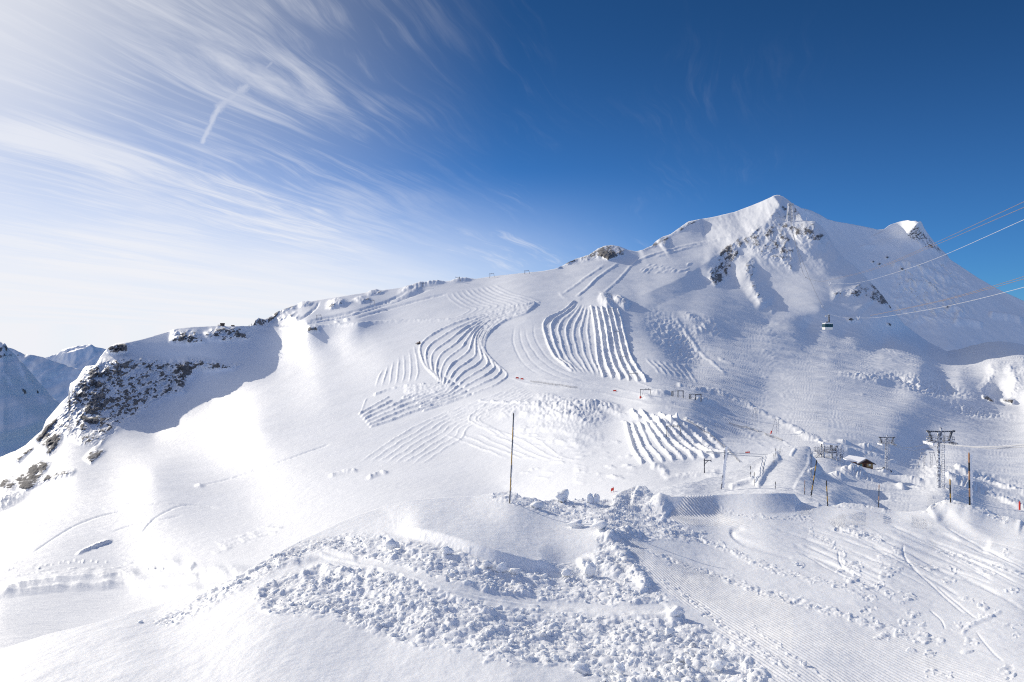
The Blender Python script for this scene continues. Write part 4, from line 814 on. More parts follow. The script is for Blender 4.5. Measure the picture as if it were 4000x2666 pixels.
M = dict(steel=rimed('rimed_steel', (0.20, 0.21, 0.25), 0.55), dark=rimed('dark_steel', (0.07, 0.075, 0.09), 0.25), rime=mat('rime', (0.84, 0.85, 0.88), 0.9, 0, 0.05),
         black=mat('black_paint', (0.02, 0.02, 0.022), 0.5), yellow=mat('yellow_paint', (0.48, 0.29, 0.06), 0.5), orange=mat('orange_paint', (0.42, 0.23, 0.13), 0.5), red=mat('red_fabric', (0.75, 0.05, 0.03), 0.7),
         wood=mat('brown_timber', (0.20, 0.075, 0.035), 0.8, 0, 0.35, 9), tan=mat('tan_boards', (0.40, 0.30, 0.14), 0.8, 0, 0.2, 9), dwood=mat('dark_timber', (0.06, 0.025, 0.018), 0.8), roofsnow=mat('roof_snow', (0.88, 0.89, 0.92), 0.7, 0, 0.03),
         slate=mat('slate_roof', (0.10, 0.09, 0.10), 0.8), teal=mat('teal_glazing', (0.004, 0.055, 0.075), 0.2), white=mat('white_panels', (0.78, 0.78, 0.75), 0.45), cable=mat('brown_cable', (0.22, 0.17, 0.15), 0.7), rope=mat('rimed_rope', (0.50, 0.51, 0.54), 0.8, 0, 0.05),
         net=mat('fence_net', (0.42, 0.42, 0.43), 0.9), poster=mat('green_poster', (0.10, 0.28, 0.25), 0.6), glass=mat('dark_glass', (0.03, 0.035, 0.05), 0.15), chalet=mat('weathered_boards', (0.12, 0.075, 0.05), 0.8, 0, 0.3))
class MB:
    def __init__(s): s.v = []; s.f = []; s.m = []
    def quad(s, pts, mi=0):
        i = len(s.v); s.v += [Vector(p) for p in pts]; s.f.append(tuple(range(i, i + len(pts)))); s.m.append(mi); return s
    def hexa(s, p, mi=0):
        """eight corners: bottom ring then top ring"""
        i = len(s.v); s.v += [Vector(q) for q in p]
        for f in ((3, 2, 1, 0), (4, 5, 6, 7), (0, 1, 5, 4), (1, 2, 6, 5), (2, 3, 7, 6), (3, 0, 4, 7)): s.f.append(tuple(i + k for k in f)); s.m.append(mi)
        return s
    def box(s, c, d, mi=0, rz=0.0, taper=1.0):
        x, y, z = (k / 2 for k in d); co, si = math.cos(rz), math.sin(rz); q = []
        for zz, t in ((-z, 1), (z, taper)):
            for xx, yy in ((-x, -y), (x, -y), (x, y), (-x, y)):
                xx *= t; yy *= t; q.append((c[0] + xx * co - yy * si, c[1] + xx * si + yy * co, c[2] + zz))
        return s.hexa(q, mi)
    def tube(s, pts, r, n=8, mi=0, r1=None):
        pts = [Vector(p) for p in pts]; base = len(s.v); m = len(pts)
        for k, p in enumerate(pts):
            d = (pts[min(k + 1, m - 1)] - pts[max(k - 1, 0)]).normalized(); a = d.orthogonal().normalized() if abs(d.z) > 0.9 else d.cross(Vector((0, 0, 1))).normalized(); b = d.cross(a)
            rr = r if r1 is None else r + (r1 - r) * k / max(1, m - 1)
            for j in range(n):
                an = j / n * 2 * math.pi; s.v.append(p + a * math.cos(an) * rr + b * math.sin(an) * rr)
        for k in range(m - 1):
            for j in range(n):
                j2 = (j + 1) % n; s.f.append((base + k * n + j, base + k * n + j2, base + (k + 1) * n + j2, base + (k + 1) * n + j)); s.m.append(mi)
        s.f.append(tuple(base + j for j in range(n))[::-1]); s.m.append(mi); s.f.append(tuple(base + (m - 1) * n + j for j in range(n))); s.m.append(mi)
        return s
    def build(s, name, mats, parent=None):
        mats = mats if isinstance(mats, list) else [mats]
        me = bpy.data.meshes.new(name); me.from_pydata([tuple(v) for v in s.v], [], s.f); me.update()
        for q in mats: me.materials.append(q)
        for p, i in zip(me.polygons, s.m): p.material_index = i
        import bmesh
        b = bmesh.new(); b.from_mesh(me); bmesh.ops.recalc_face_normals(b, faces=b.faces); b.to_mesh(me); b.free()
        o = bpy.data.objects.new(name, me); C.objects.link(o); o.parent = parent; return o
def tag(o, label, cat, group=None):
    o['label'] = label; o['category'] = cat
    if group: o['group'] = group
    return o
def thing(name, label, cat, loc, rz=0.0, sc=1.0, group=None):
    o = bpy.data.objects.new(name, None); C.objects.link(o); o.location = loc; o.rotation_euler = (0, 0, rz); o.scale = (sc,) * 3; o.empty_display_size = 0.3
    return tag(o, label, cat, group)
def copy_thing(src, loc, label, rz=0.0, sc=1.0):
    def cp(o, par):
        c = o.copy(); C.objects.link(c); c.parent = par
        for ch in kids.get(o.name, []): cp(ch, c)
        return c
    kids = {}
    for o in C.objects:
        if o.parent: kids.setdefault(o.parent.name, []).append(o)
    r = cp(src, None); r.location = loc; r.rotation_euler = (0, 0, rz); r.scale = (sc,) * 3; r['label'] = label; return r
def at(px, py, Y): return Vector(((px * K - 512) / F * Y, Y, (341 - py * K) / F * Y))
def mp(Y): return Y * K / F                       # metres per photograph pixel at distance Y

# --- marker poles
def marker_pole(base, top, sheet, label, r, cols=('black', 'yellow'), bands=6, rime=0.0, only=None, group='marker poles along the groomed snow', up=0.0):
    b = ground(base[0], base[1], sheet); t = at(top[0], top[1], b.y); o = thing('marker_pole', label, 'marker pole', b, group=group); d = t - b; L = d.length
    m = MB(); m.tube([d * (-0.5 / L), d * 0.0], r, 8, 0)
    for k in range(bands): m.tube([d * (k / bands), d * ((k + 1) / bands)], r, 8, k % len(cols))
    m.tube([d, d * (1 + r * 2 / L)], r, 8, (bands - 1) % len(cols), r * 0.4)
    m.build('shaft', [M[c] for c in cols], o)
    if rime:
        q = MB(); n = 34; rr = random.Random(int(base[0]))
        for k in range(n):
            a0, a1 = 0.04 + 0.95 * k / n, 0.04 + 0.95 * (k + 1) / n; w = rime * (0.75 + 0.5 * rr.random())
            q.hexa([d * a0 + Vector((r * 0.8, -r * 0.5, 0)), d * a0 + Vector((w, -0.01, -0.01)), d * a0 + Vector((w, 0.02, -0.01)), d * a0 + Vector((r * 0.8, r * 0.5, 0)),
                    d * a1 + Vector((r * 0.8, -r * 0.5, 0)), d * a1 + Vector((w * 0.9, -0.01, 0)), d * a1 + Vector((w * 0.9, 0.02, 0)), d * a1 + Vector((r * 0.8, r * 0.5, 0))])
        q.build('rime', M['rime'], o)
    return o
marker_pole((1991, 1966), (2006, 1617), 'fore', 'tall thin black and yellow striped pole standing beside the smooth snow mound', 0.027, bands=7, rime=0.052)
marker_pole((2817, 1912), (2834, 1742), 'ramp', 'thick frost covered grey pole leaning right in front of the lower groomed strips', 0.075, ('steel', 'rime'), 3, rime=0.26)
marker_pole((3168, 1934), (3190, 1800), 'ramp', 'leaning yellow and black striped pole beside the shaded bank of the snow ramp', 0.055, bands=7)
marker_pole((3232, 1974), (3228, 1880), 'fore', 'upright black pole with one pale band at the right foot of the snow ramp', 0.035, ('black', 'yellow'), 5)
marker_pole((3434, 1976), (3434, 1895), 'fore', 'lone thin dark pole on the terrace edge below the brown hut', 0.026, ('black', 'black', 'orange'), 6)
marker_pole((3713, 1964), (3711, 1875), 'fore', 'shorter black pole with a frost fin beside the near lift tower', 0.038, ('black', 'yellow', 'black'), 5, rime=0.16)
marker_pole((3787, 1972), (3785, 1773), 'fore', 'tall black and orange striped pole with a wide frost fin on the right snow bank', 0.048, ('black', 'orange'), 6, rime=0.20)
marker_pole((3144, 1930), (3144, 1878), 'ramp', 'short thin dark pole between the snow ramp mouth and the leaning striped pole', 0.03, ('black', 'orange'), 4)
marker_pole((3161, 1846), (3161, 1790), 'ramp', 'pale frosted pole on the right bank of the snow ramp', 0.06, ('rime', 'steel'), 3)
marker_pole((3174, 1790), (3174, 1763), 'ramp', 'small frosted stake at the top of the right ramp bank', 0.07, ('rime', 'steel'), 2)
RG = 'thin stakes along the left bank of the ramp'
for (x, y0, y1), lb in zip(((2932, 1863, 1822), (2946, 1899, 1845), (2984, 1843, 1807), (3023, 1817, 1776), (3029, 1784, 1753), (3047, 1776, 1753), (3029, 1912, 1884)),
    ('leftmost thin stake beside the snow ramp', 'thin stake at the lower end of the dark ramp wall', 'thin stake halfway up the outer side of the ramp wall', 'thin stake beside the upper third of the ramp wall', 'second highest stake at the top left of the ramp', 'highest thin stake at the top left of the ramp', 'short dark stake standing on the ramp track itself')):
    marker_pole((x, y0), (x, y1), 'ramp', lb, 0.035, ('steel', 'black'), 4, group=RG)
marker_pole((3983, 1990), (3983, 1964), 'main', 'short red post on the shaded slope at the far right edge', 0.16, ('red', 'red'), 2)

# --- chairlift towers
def lift_tower(px, py, label, sc=1.0):
    b = ground(px, py, 'main'); o = thing('lift_tower', label, 'lift tower', b, 0.0, sc, 'chairlift towers by the hut'); H = 12.0
    MB().tube([(-0.35, 0, -1.5), (-0.35, 0, 4.6)], 0.36, 12).tube([(-0.35, 0, 4.6), (-0.35, 0, H - 0.3)], 0.29, 12).tube([(-0.35, 0, 4.5), (-0.35, 0, 4.7)], 0.42, 12).tube([(0.1, 0, H - 2.5), (0.1, 0, H + 0.5)], 0.22, 8).build('mast', M['steel'], o)
    q = MB().tube([(0.3, 0, -1.5), (0.3, 0, H + 0.2)], 0.07, 6).tube([(0.85, 0, -1.5), (0.85, 0, H + 0.2)], 0.07, 6)
    for k in range(32): q.tube([(0.3, 0, 0.3 + k * 0.37), (0.85, 0, 0.3 + k * 0.37)], 0.04, 5)
    q.build('ladder', M['steel'], o)
    MB().box((0.05, 0, H - 0.32), (5.5, 0.25, 0.26)).box((-2.65, 0, H - 0.28), (0.4, 0.4, 0.36)).box((2.75, 0, H - 0.28), (0.4, 0.4, 0.36)).build('crossarm', M['dark'], o)
    for s in (-1, 1): MB().hexa([(s * 1.72 - .16, -.14, H - 2.4), (s * 1.72 + .16, -.14, H - 2.4), (s * 1.72 + .16, .14, H - 2.4), (s * 1.72 - .16, .14, H - 2.4), (s * 2.3 - .2, -.14, H - 0.45), (s * 2.3 + .2, -.14, H - 0.45), (s * 2.3 + .2, .14, H - 0.45), (s * 2.3 - .2, .14, H - 0.45)]).build('hanger', M['dark'], o)
    MB().box((0, 0, H - 2.55), (5.3, 0.3, 0.3)).build('lower_beam', M['steel'], o)
    for s in (-1, 1):
        q = MB().box((s * 1.55, 0, H - 2.28), (2.0, 1.5, 0.08))
        for xx in (0.65, 1.1, 1.55, 2.0, 2.5):
            for yy in (-0.72, 0.72): q.tube([(s * xx, yy, H - 2.25), (s * xx, yy, H - 1.15 - 0.25 * (xx > 1.5))], 0.05, 5)
        for hh in (1.2, 1.7):
            for yy in (-0.72, 0.72): q.tube([(s * 0.65, yy, H - hh), (s * 1.55, yy, H - hh)], 0.05, 5).tube([(s * 1.55, yy, H - hh - 0.2), (s * 2.5, yy, H - hh - 0.2)], 0.05, 5)
            q.tube([(s * 2.5, -0.72, H - hh - 0.2), (s * 2.5, 0.72, H - hh - 0.2)], 0.05, 5)
        q.build('work_platform', M['steel'], o)
        q = MB().box((s * 2.45, 0, H - 2.65), (0.34, 3.4, 0.34))
        for k in range(6): q.tube([(s * 2.45 - .12, -1.4 + k * .56, H - 2.82), (s * 2.45 + .12, -1.4 + k * .56, H - 2.82)], 0.24, 10)
        q.build('roller_battery', M['rime'] if s < 0 else M['steel'], o)
    return o, b
t1, b1 = lift_tower(3675, 1906, 'larger nearer lift tower with ladder and frosted double head, right of the hut')
b2 = ground(3463, 1838, 'main'); t2 = copy_thing(t1, b2, 'smaller farther lift tower standing just right of the brown hut', 0.0, (1838 - 1702) * mp(b2.y) / 12.5)
def cable(name, pts, r, m, label, group, sag=0.0, n=24, cat='cable'):
    P_ = []
    for a, b in zip(pts, pts[1:]):
        for k in range(n):
            t = k / n; p = a.lerp(b, t); p = Vector((p.x, p.y, p.z - sag * 4 * t * (1 - t) * (b - a).length)); P_.append(p)
    P_.append(pts[-1]); return tag(MB().tube(P_, r, 6).build(name, M[m], None), label, cat, group)
h1 = b1 + Vector((2.45, 0, 9.1)); h1b = b1 + Vector((-2.45, 0, 9.3))
CG = 'lift ropes between the towers'
cable('haul_rope', [h1b + Vector((2.0, -0.5, 0.0)), at(4000, 1737, 96), at(4500, 1760, 62)], 0.10, 'rope', 'upper of two thick white frosted ropes running right from the near tower', CG, 0.01)
cable('haul_rope', [h1, at(4000, 1745, 96), at(4500, 1772, 62)], 0.085, 'rope', 'lower of two thick white frosted ropes running right from the near tower', CG, 0.01)
s2 = t2.scale[0]
cable('haul_rope', [b2 + Vector((2.45 * s2, 0, 9.2 * s2)), h1b], 0.035, 'dark', 'upper thin dark rope linking the two lift towers', CG, 0.012); cable('haul_rope', [b2 + Vector((2.3 * s2, 0, 8.8 * s2)), h1 + Vector((-3.4, 0, -0.5))], 0.035, 'dark', 'lower thin dark rope linking the two lift towers', CG, 0.014)
cable('haul_rope', [b2 + Vector((-2.45 * s2, 0, 9.0 * s2)), ground(3360, 1806, 'main') + Vector((0, 0, 1))], 0.03, 'dark', 'thin dark rope dropping left from the far tower behind the hut', CG, 0.0)
cable('haul_rope', [at(2760, 1764, 75), at(2840, 1768, 82), at(3000, 1776, 118), at(3185, 1771, 180)], 0.045, 'rope', 'upper white rope crossing the ramp toward the lift station', 'white ropes crossing the ramp', 0.0)
cable('haul_rope', [at(2760, 1768, 75), at(2840, 1775, 82), at(3000, 1786, 118), at(3185, 1763, 180)], 0.045, 'rope', 'lower white rope crossing the ramp toward the lift station', 'white ropes crossing the ramp', 0.0)

# --- lift drive station
def station():
    b = ground(3240, 1790, 'main'); o = thing('lift_station', 'open steel lift return station with railings and frosted beams above the ramp', 'lift station', b); u = mp(b.y)
    def q(px, py, y=0.0): return ((px - 3240) * u, y, (1790 - py) * u)
    d = 1.3
    for x, yt, yy in ((3212, 1727, -d), (3263, 1732, -d), (3217, 1728, d), (3258, 1732, d)): MB().box((q(x, 0)[0], yy, (1795 - yt) * u / 2 - .4), (0.42, 0.42, (1795 - yt) * u + 0.4)).build('post', M['steel'], o)
    MB().hexa([(q(3206, 0)[0], -d - .3, q(0, 1732)[2]), (q(3268, 0)[0], -d - .3, q(0, 1738)[2]), (q(3268, 0)[0], d + .3, q(0, 1738)[2]), (q(3206, 0)[0], d + .3, q(0, 1732)[2]), (q(3206, 0)[0], -d - .3, q(0, 1725)[2]), (q(3268, 0)[0], -d - .3, q(0, 1731)[2]), (q(3268, 0)[0], d + .3, q(0, 1731)[2]), (q(3206, 0)[0], d + .3, q(0, 1725)[2])]).build('top_beam', M['rime'], o)
    m = MB().box((q(3232, 0)[0], 0, q(0, 1767)[2]), (92 * u, 2.6, 0.22))
    for k in range(15):
        x = q(3188 + k * 6.6, 0)[0]
        for yy in (-1.3, 1.3): m.tube([(x, yy, q(0, 1767)[2]), (x, yy, q(0, 1748 - 2 * (k % 3))[2])], 0.06, 5)
    for pyy in (1750, 1757, 1762):
        for yy in (-1.3, 1.3): m.tube([(q(3186, 0)[0], yy, q(0, pyy)[2]), (q(3282, 0)[0], yy, q(0, pyy + 2)[2])], 0.06, 5)
    m.build('platform', M['steel'], o)
    m = MB()
    for k in range(8): m.box((q(3176 + k * 3.2, 0)[0], -0.8, q(0, 1788 - k * 2.6)[2]), (0.4, 1.2, 0.08))
    m.tube([q(3172, 1792, -1.4), q(3204, 1764, -1.4)], 0.07, 5).tube([q(3172, 1782, -1.4), q(3204, 1754, -1.4)], 0.05, 5); m.build('stair', M['steel'], o)
    m = MB(); m.tube([(q(3245, 0)[0], 0, q(0, 1762)[2]), (q(3245, 0)[0], 0, q(0, 1757)[2])], 1.7, 20); m.tube([(q(3245, 0)[0], 0, q(0, 1764)[2]), (q(3245, 0)[0], 0, q(0, 1734)[2])], 0.2, 8); m.build('bullwheel', M['steel'], o)
    MB().box((q(3258, 0)[0], -0.6, q(0, 1760)[2]), (1.1, 1.0, 1.3)).tube([q(3266, 1790, -.7), q(3264, 1740, -.7)], 0.28, 8).build('motor_housing', M['dark'], o)
    MB().tube([(q(3284, 0)[0], -0.5, -0.4), (q(3284, 0)[0], -0.5, q(0, 1774)[2])], 0.45, 14).build('control_cabinet', M['steel'], o)
    m = MB()
    for x in (3277, 3287): m.tube([q(x, 1770, -1.3), q(x, 1751, -1.3)], 0.06, 5)
    m.tube([q(3277, 1751, -1.3), q(3287, 1751, -1.3)], 0.06, 5).tube([q(3277, 1760, -1.3), q(3287, 1760, -1.3)], 0.06, 5); m.build('gate', M['steel'], o)
station()

# --- brown hut
def hut():
    b = ground(3384, 1826, 'main'); u = mp(b.y); o = thing('wooden_hut', 'low brown wooden hut with snow covered roof and tan gable front', 'hut', b); W = 54 * u / 2; h = 17 * u; rise = 15 * u
    def qx(px): return (px - 3384) * u
    L = 5.0; sx = -3.0                                        # the long side runs back and to the left
    MB().hexa([(-W, 0, -1), (W, 0, -1), (W + sx, L, -1), (-W + sx, L, -1), (-W, 0, h), (W, 0, h), (W + sx, L, h), (-W + sx, L, h)]).build('wall', M['wood'], o)
    MB().quad([(-W, -0.02, h), (W, -0.02, h), (0, -0.02, h + rise)]).quad([(-W, 0.1, h), (W, 0.1, h), (0, 0.1, h + rise)]).build('gable', M['dwood'], o)
    MB().box((W * 0.52, -0.05, h * 0.48), (W * 0.86, 0.1, h * 0.86)).build('front_panel', M['tan'], o); MB().box((-W * 0.72, -0.05, h * 0.48), (W * 0.42, 0.1, h * 0.86)).build('front_panel', M['tan'], o)
    MB().box((-W * 0.16, -0.05, h * 0.46), (W * 0.34, 0.08, h * 0.9)).build('door', M['dwood'], o)
    MB().tube([(W * 0.5, -0.10, h * 0.62), (W * 0.5, -0.15, h * 0.62)], 0.33, 18).tube([(W * 0.5, -0.15, h * 0.62), (W * 0.5, -0.17, h * 0.62)], 0.11, 12, 1).build('round_sign', [M['white'], M['black']], o)
    MB().box((-W * 0.74, -0.12, h * 0.6), (0.55, 0.05, 0.55)).build('poster', M['poster'], o)
    ov = 0.7
    def roof(s, t0, t1, dz, name, m, par):
        e = W + ov; q = []
        for zz in (t0, t1):
            q += [(s * e, -ov, h - rise * ov / W + zz), (0, -ov, h + rise + zz), (sx, L, h + rise + zz), (s * e + sx, L, h - rise * ov / W + zz)]
        return MB().hexa(q).build(name, m, par)
    for s in (-1, 1):
        r = roof(s, 0.02, 0.2, 0, 'roof', M['slate'], o)
        e = W + ov - 0.15; MB().hexa([(s * e, -ov + .35, h - rise * ov / W + .24), (0, -ov + .35, h + rise + .22), (sx, L, h + rise + .22), (s * e + sx, L, h - rise * ov / W + .24), (s * e * .97, -ov + .5, h - rise * ov / W + .55), (0, -ov + .5, h + rise + .55), (sx, L - .1, h + rise + .6), (s * e * .97 + sx, L - .1, h - rise * ov / W + .6)]).build('roof_snow', M['roofsnow'], r)
    # side wing on the left
    MB().hexa([(-W - 2.9, 1.6, -1), (-W - 0.02, 0.5, -1), (-W - 0.02, 3.4, -1), (-W - 2.9, 4.4, -1), (-W - 2.9, 1.6, h * 1.15), (-W - 0.02, 0.5, h * 0.9), (-W - 0.02, 3.4, h * 0.9), (-W - 2.9, 4.4, h * 1.15)]).build('side_wing', M['wood'], o)
    w = MB().hexa([(-W - 3.5, 1.2, h * 1.18), (-W - 0.05, 0.0, h * 0.93), (-W - 0.05, 3.6, h * 0.95), (-W - 3.5, 4.6, h * 1.2), (-W - 3.5, 1.2, h * 1.18 + .28), (-W - 0.05, 0.0, h * 0.93 + .28), (-W - 0.05, 3.6, h * 0.95 + .28), (-W - 3.5, 4.6, h * 1.2 + .28)]).build('wing_roof', M['wood'], o)
    MB().hexa([(-W - 3.4, 1.35, h * 1.18 + .3), (-W - 0.05, 0.2, h * 0.93 + .3), (-W - 0.05, 3.6, h * 1.25), (-W - 3.4, 4.6, h * 1.35), (-W - 3.2, 1.5, h * 1.18 + .62), (-W - 0.3, 0.4, h * 0.93 + .62), (-W - 0.3, 3.5, h * 1.35 + .5), (-W - 3.2, 4.5, h * 1.4 + .5)]).build('roof_snow', M['roofsnow'], w)
hut()

# --- three-legged drag-lift pylons
def a_pylon(px, py, ptop, label, mirror=1):
    b = ground(px, py, 'main'); H = (py - ptop) * mp(b.y); o = thing('drag_lift_pylon', label, 'lift pylon', b, 0 if mirror > 0 else math.pi, 1.0, 'slender drag lift pylons with splayed legs'); w = H * 0.34; r = max(0.09, H * 0.017)
    for x0, x1, y in ((-w, -0.02 * H, 0.2), (w * 0.15, w * 0.1, -0.4), (w * 0.55, w * 0.62, 0.3)): MB().tube([(x0, y, -1), (x1, y * .5, H)], r, 6).build('leg', M['steel'], o)
    MB().box((w * 0.3, 0, H * 0.985), (w * 1.15, 0.35, H * 0.03)).tube([(-0.02 * H, 0, H), (-0.02 * H, 0, H * 1.06)], r * .8, 5).tube([(w * 0.62, 0, H), (w * 0.62, 0, H * 1.05)], r * .8, 5).build('crossbar', M['steel'], o)
    m = MB()
    for k in range(5):
        z = H * (0.15 + 0.16 * k); x0 = -w + (w - 0.02 * H) * z / H; m.tube([(w * 0.14, -0.3, z), (w * 0.57, 0.2, z + H * 0.1)], r * 0.6, 5)
    m.build('bracing', M['steel'], o); return o, H
ap, HA = a_pylon(3600, 1832, 1768, 'left one of two splayed pylons left of the near lift tower')
for x, y, yt, lb, rz in ((3645, 1830, 1767, 'right one of two splayed pylons left of the near lift tower', math.pi), (2950, 1641, 1596, 'splayed pylon highest up along the snow wall', 0.0)):
    b = ground(x, y, 'main'); copy_thing(ap, b, lb, rz, (y - yt) * mp(b.y) / HA)
b = ground(3030, 1691, 'main'); c_ = copy_thing(ap, b, 'splayed pylon with a red pad on its left leg below the snow wall', 0.0, (1691 - 1637) * mp(b.y) / HA)
MB().tube([(-HA * .34, .2, -.2), (-HA * .34 + HA * .06, .19, HA * 0.2)], 0.3, 8).build('pad', M['red'], c_)

# --- drag-lift portals: a beam on legs with rollers
def portal(px, py, ptop, w, label, pads=False, sheet='main', group='drag lift portals along the groomed strips', lean=0.16):
    b = ground(px, py, sheet); u = mp(b.y); H = (py - ptop) * u; W = w * u; o = thing('drag_lift_portal', label, 'lift portal', b, 0, 1, group); r = max(0.13, 0.55 * u)
    MB().tube([(0, 0, -0.8), (0, 0, H)], r, 6).build('leg', M['dark'], o); MB().tube([(W * (1 + lean), 0, -0.8), (W, 0, H)], r, 6).build('leg', M['dark'], o)
    MB().tube([(W * 0.08, 0.3, -0.4), (W * 0.34, 0.3, H)], r * 0.7, 6).build('brace', M['steel'], o)
    MB().box((W / 2, 0, H), (W * 1.1, r * 2.2, r * 2.2)).build('crossbeam', M['dark'], o)
    for k in (0.55, 0.85): MB().tube([(W * k, 0, H - r * 4), (W * k, 0, H + r * 4)], r * 0.8, 6).box((W * k, 0, H + r * 3.6), (r * 5, r * 2, r * 1.6)).build('roller', M['steel'], o)
    if pads:
        MB().box((0, 0, 4 * u), (5.5 * u, 5.5 * u, 9 * u)).build('pad', M['red'], o); MB().box((W * (1 + lean * .9), 0, 3 * u), (5 * u, 5 * u, 9 * u)).build('pad', M['red'], o)
    return o
for a in ((2366, 1168, 1148, 20, 'portal at the very top of the striped snow strip under the peak'), (2377, 1226, 1207, 20, 'second portal down the upper striped strip'), (2399, 1316, 1296, 20, 'third portal down the upper striped strip'), (2423, 1413, 1394, 24, 'fourth portal down the upper striped strip'), (2456, 1487, 1458, 32, 'portal at the bottom end of the upper striped strip')): portal(*a)
portal(2503, 1556, 1521, 38, 'portal with bright red pads round both legs beside the piste', True); portal(2605, 1706, 1663, 50, 'large portal in the middle of the lower striped strip')
portal(1237, 1248, 1231, 18, 'faint portal among the tracks on the left upper slope'); portal(1446, 1190, 1172, 16, 'small portal beside the tracks below the left skyline', group='small portals on the left skyline')
portal(1912, 1086, 1069, 18, 'left of two portals standing on the skyline left of the rocky knoll', group='small portals on the left skyline'); portal(2049, 1070, 1057, 18, 'right of two portals standing on the skyline left of the rocky knoll', group='small portals on the left skyline')
def tee(px, py, ptop, label, lean=0.0, arm=(-9, 9), name='lift_post'):
    b = ground(px, py, 'main'); u = mp(b.y); H = (py - ptop) * u; o = thing(name, label, 'lift post', b, 0, 1, 'single lift posts with side arms'); r = max(0.13, 0.8 * u)
    MB().tube([(0, 0, -0.8), (lean * u, 0, H)], r * 1.2, 8).build('post', M['dark'], o); x = lean * u
    MB().box((x + (arm[0] + arm[1]) / 2 * u, 0, H * 0.86), ((arm[1] - arm[0]) * u, r * 1.6, r * 1.6)).build('arm', M['dark'], o)
    for a in arm:
        if abs(a) > 3: MB().tube([(x + a * u, 0, H * 0.72), (x + a * u, 0, H * 1.08)], r * 0.7, 6).box((x + a * u, 0, H * 0.8), (r * 4, r * 2, r * 2)).build('roller', M['steel'], o)
    if arm[1] > 14: MB().tube([(x, 0, H * 0.6), (x + arm[1] * .6 * u, 0, H * 0.85)], r * 0.7, 6).build('brace', M['dark'], o)
    return o
tee(1650, 1121, 1104, 'cross shaped lift post on the skyline beside the left tracks'); tee(1798, 1098, 1081, 'leaning dark lift post with an arm to the left on the skyline', -4, (-14, 0)); tee(2752, 1850, 1793, 'T shaped lift post with a braced arm at the foot of the lower strips', 0, (-3, 26))
def gallows(px, py, posts, label):
    b = ground(px, py, 'main'); u = mp(b.y); o = thing('lift_gantry', label, 'gantry', b, 0, 1, 'low dark gantries right of the piste')
    for x, y0, y1, yy in posts: MB().box(((x - px) * u, yy, ((py - y1) * u - 1.0) / 2), (0.42, 0.42, (py - y1) * u + 1.0)).build('post', M['dark'], o)
    xs = [p[0] for p in posts]
    MB().box(((posts[-1][0] + posts[-2][0]) / 2 * u - px * u, posts[-1][3], (py - posts[-1][2]) * u), ((posts[-1][0] - posts[-2][0]) * u + .6, .4, .4)).build('beam', M['dark'], o)
    MB().tube([((xs[0] - px) * u, posts[0][3], (py - posts[0][2]) * u), ((xs[-1] - px) * u, posts[-1][3], (py - posts[-1][2]) * u + .1)], 0.14, 6).build('beam', M['dark'], o)
gallows(2647, 1552, ((2627, 1545, 1529, 2.5), (2631, 1545, 1528, 2.0), (2647, 1552, 1526, 0), (2668, 1550, 1527, 0.5)), 'left of two low dark gantries right of the red padded portal')
gallows(2719, 1562, ((2699, 1553, 1541, 2.5), (2704, 1553, 1541, 2.0), (2719, 1562, 1541, 0), (2741, 1559, 1541, 0.5)), 'right of two low dark gantries right of the red padded portal')

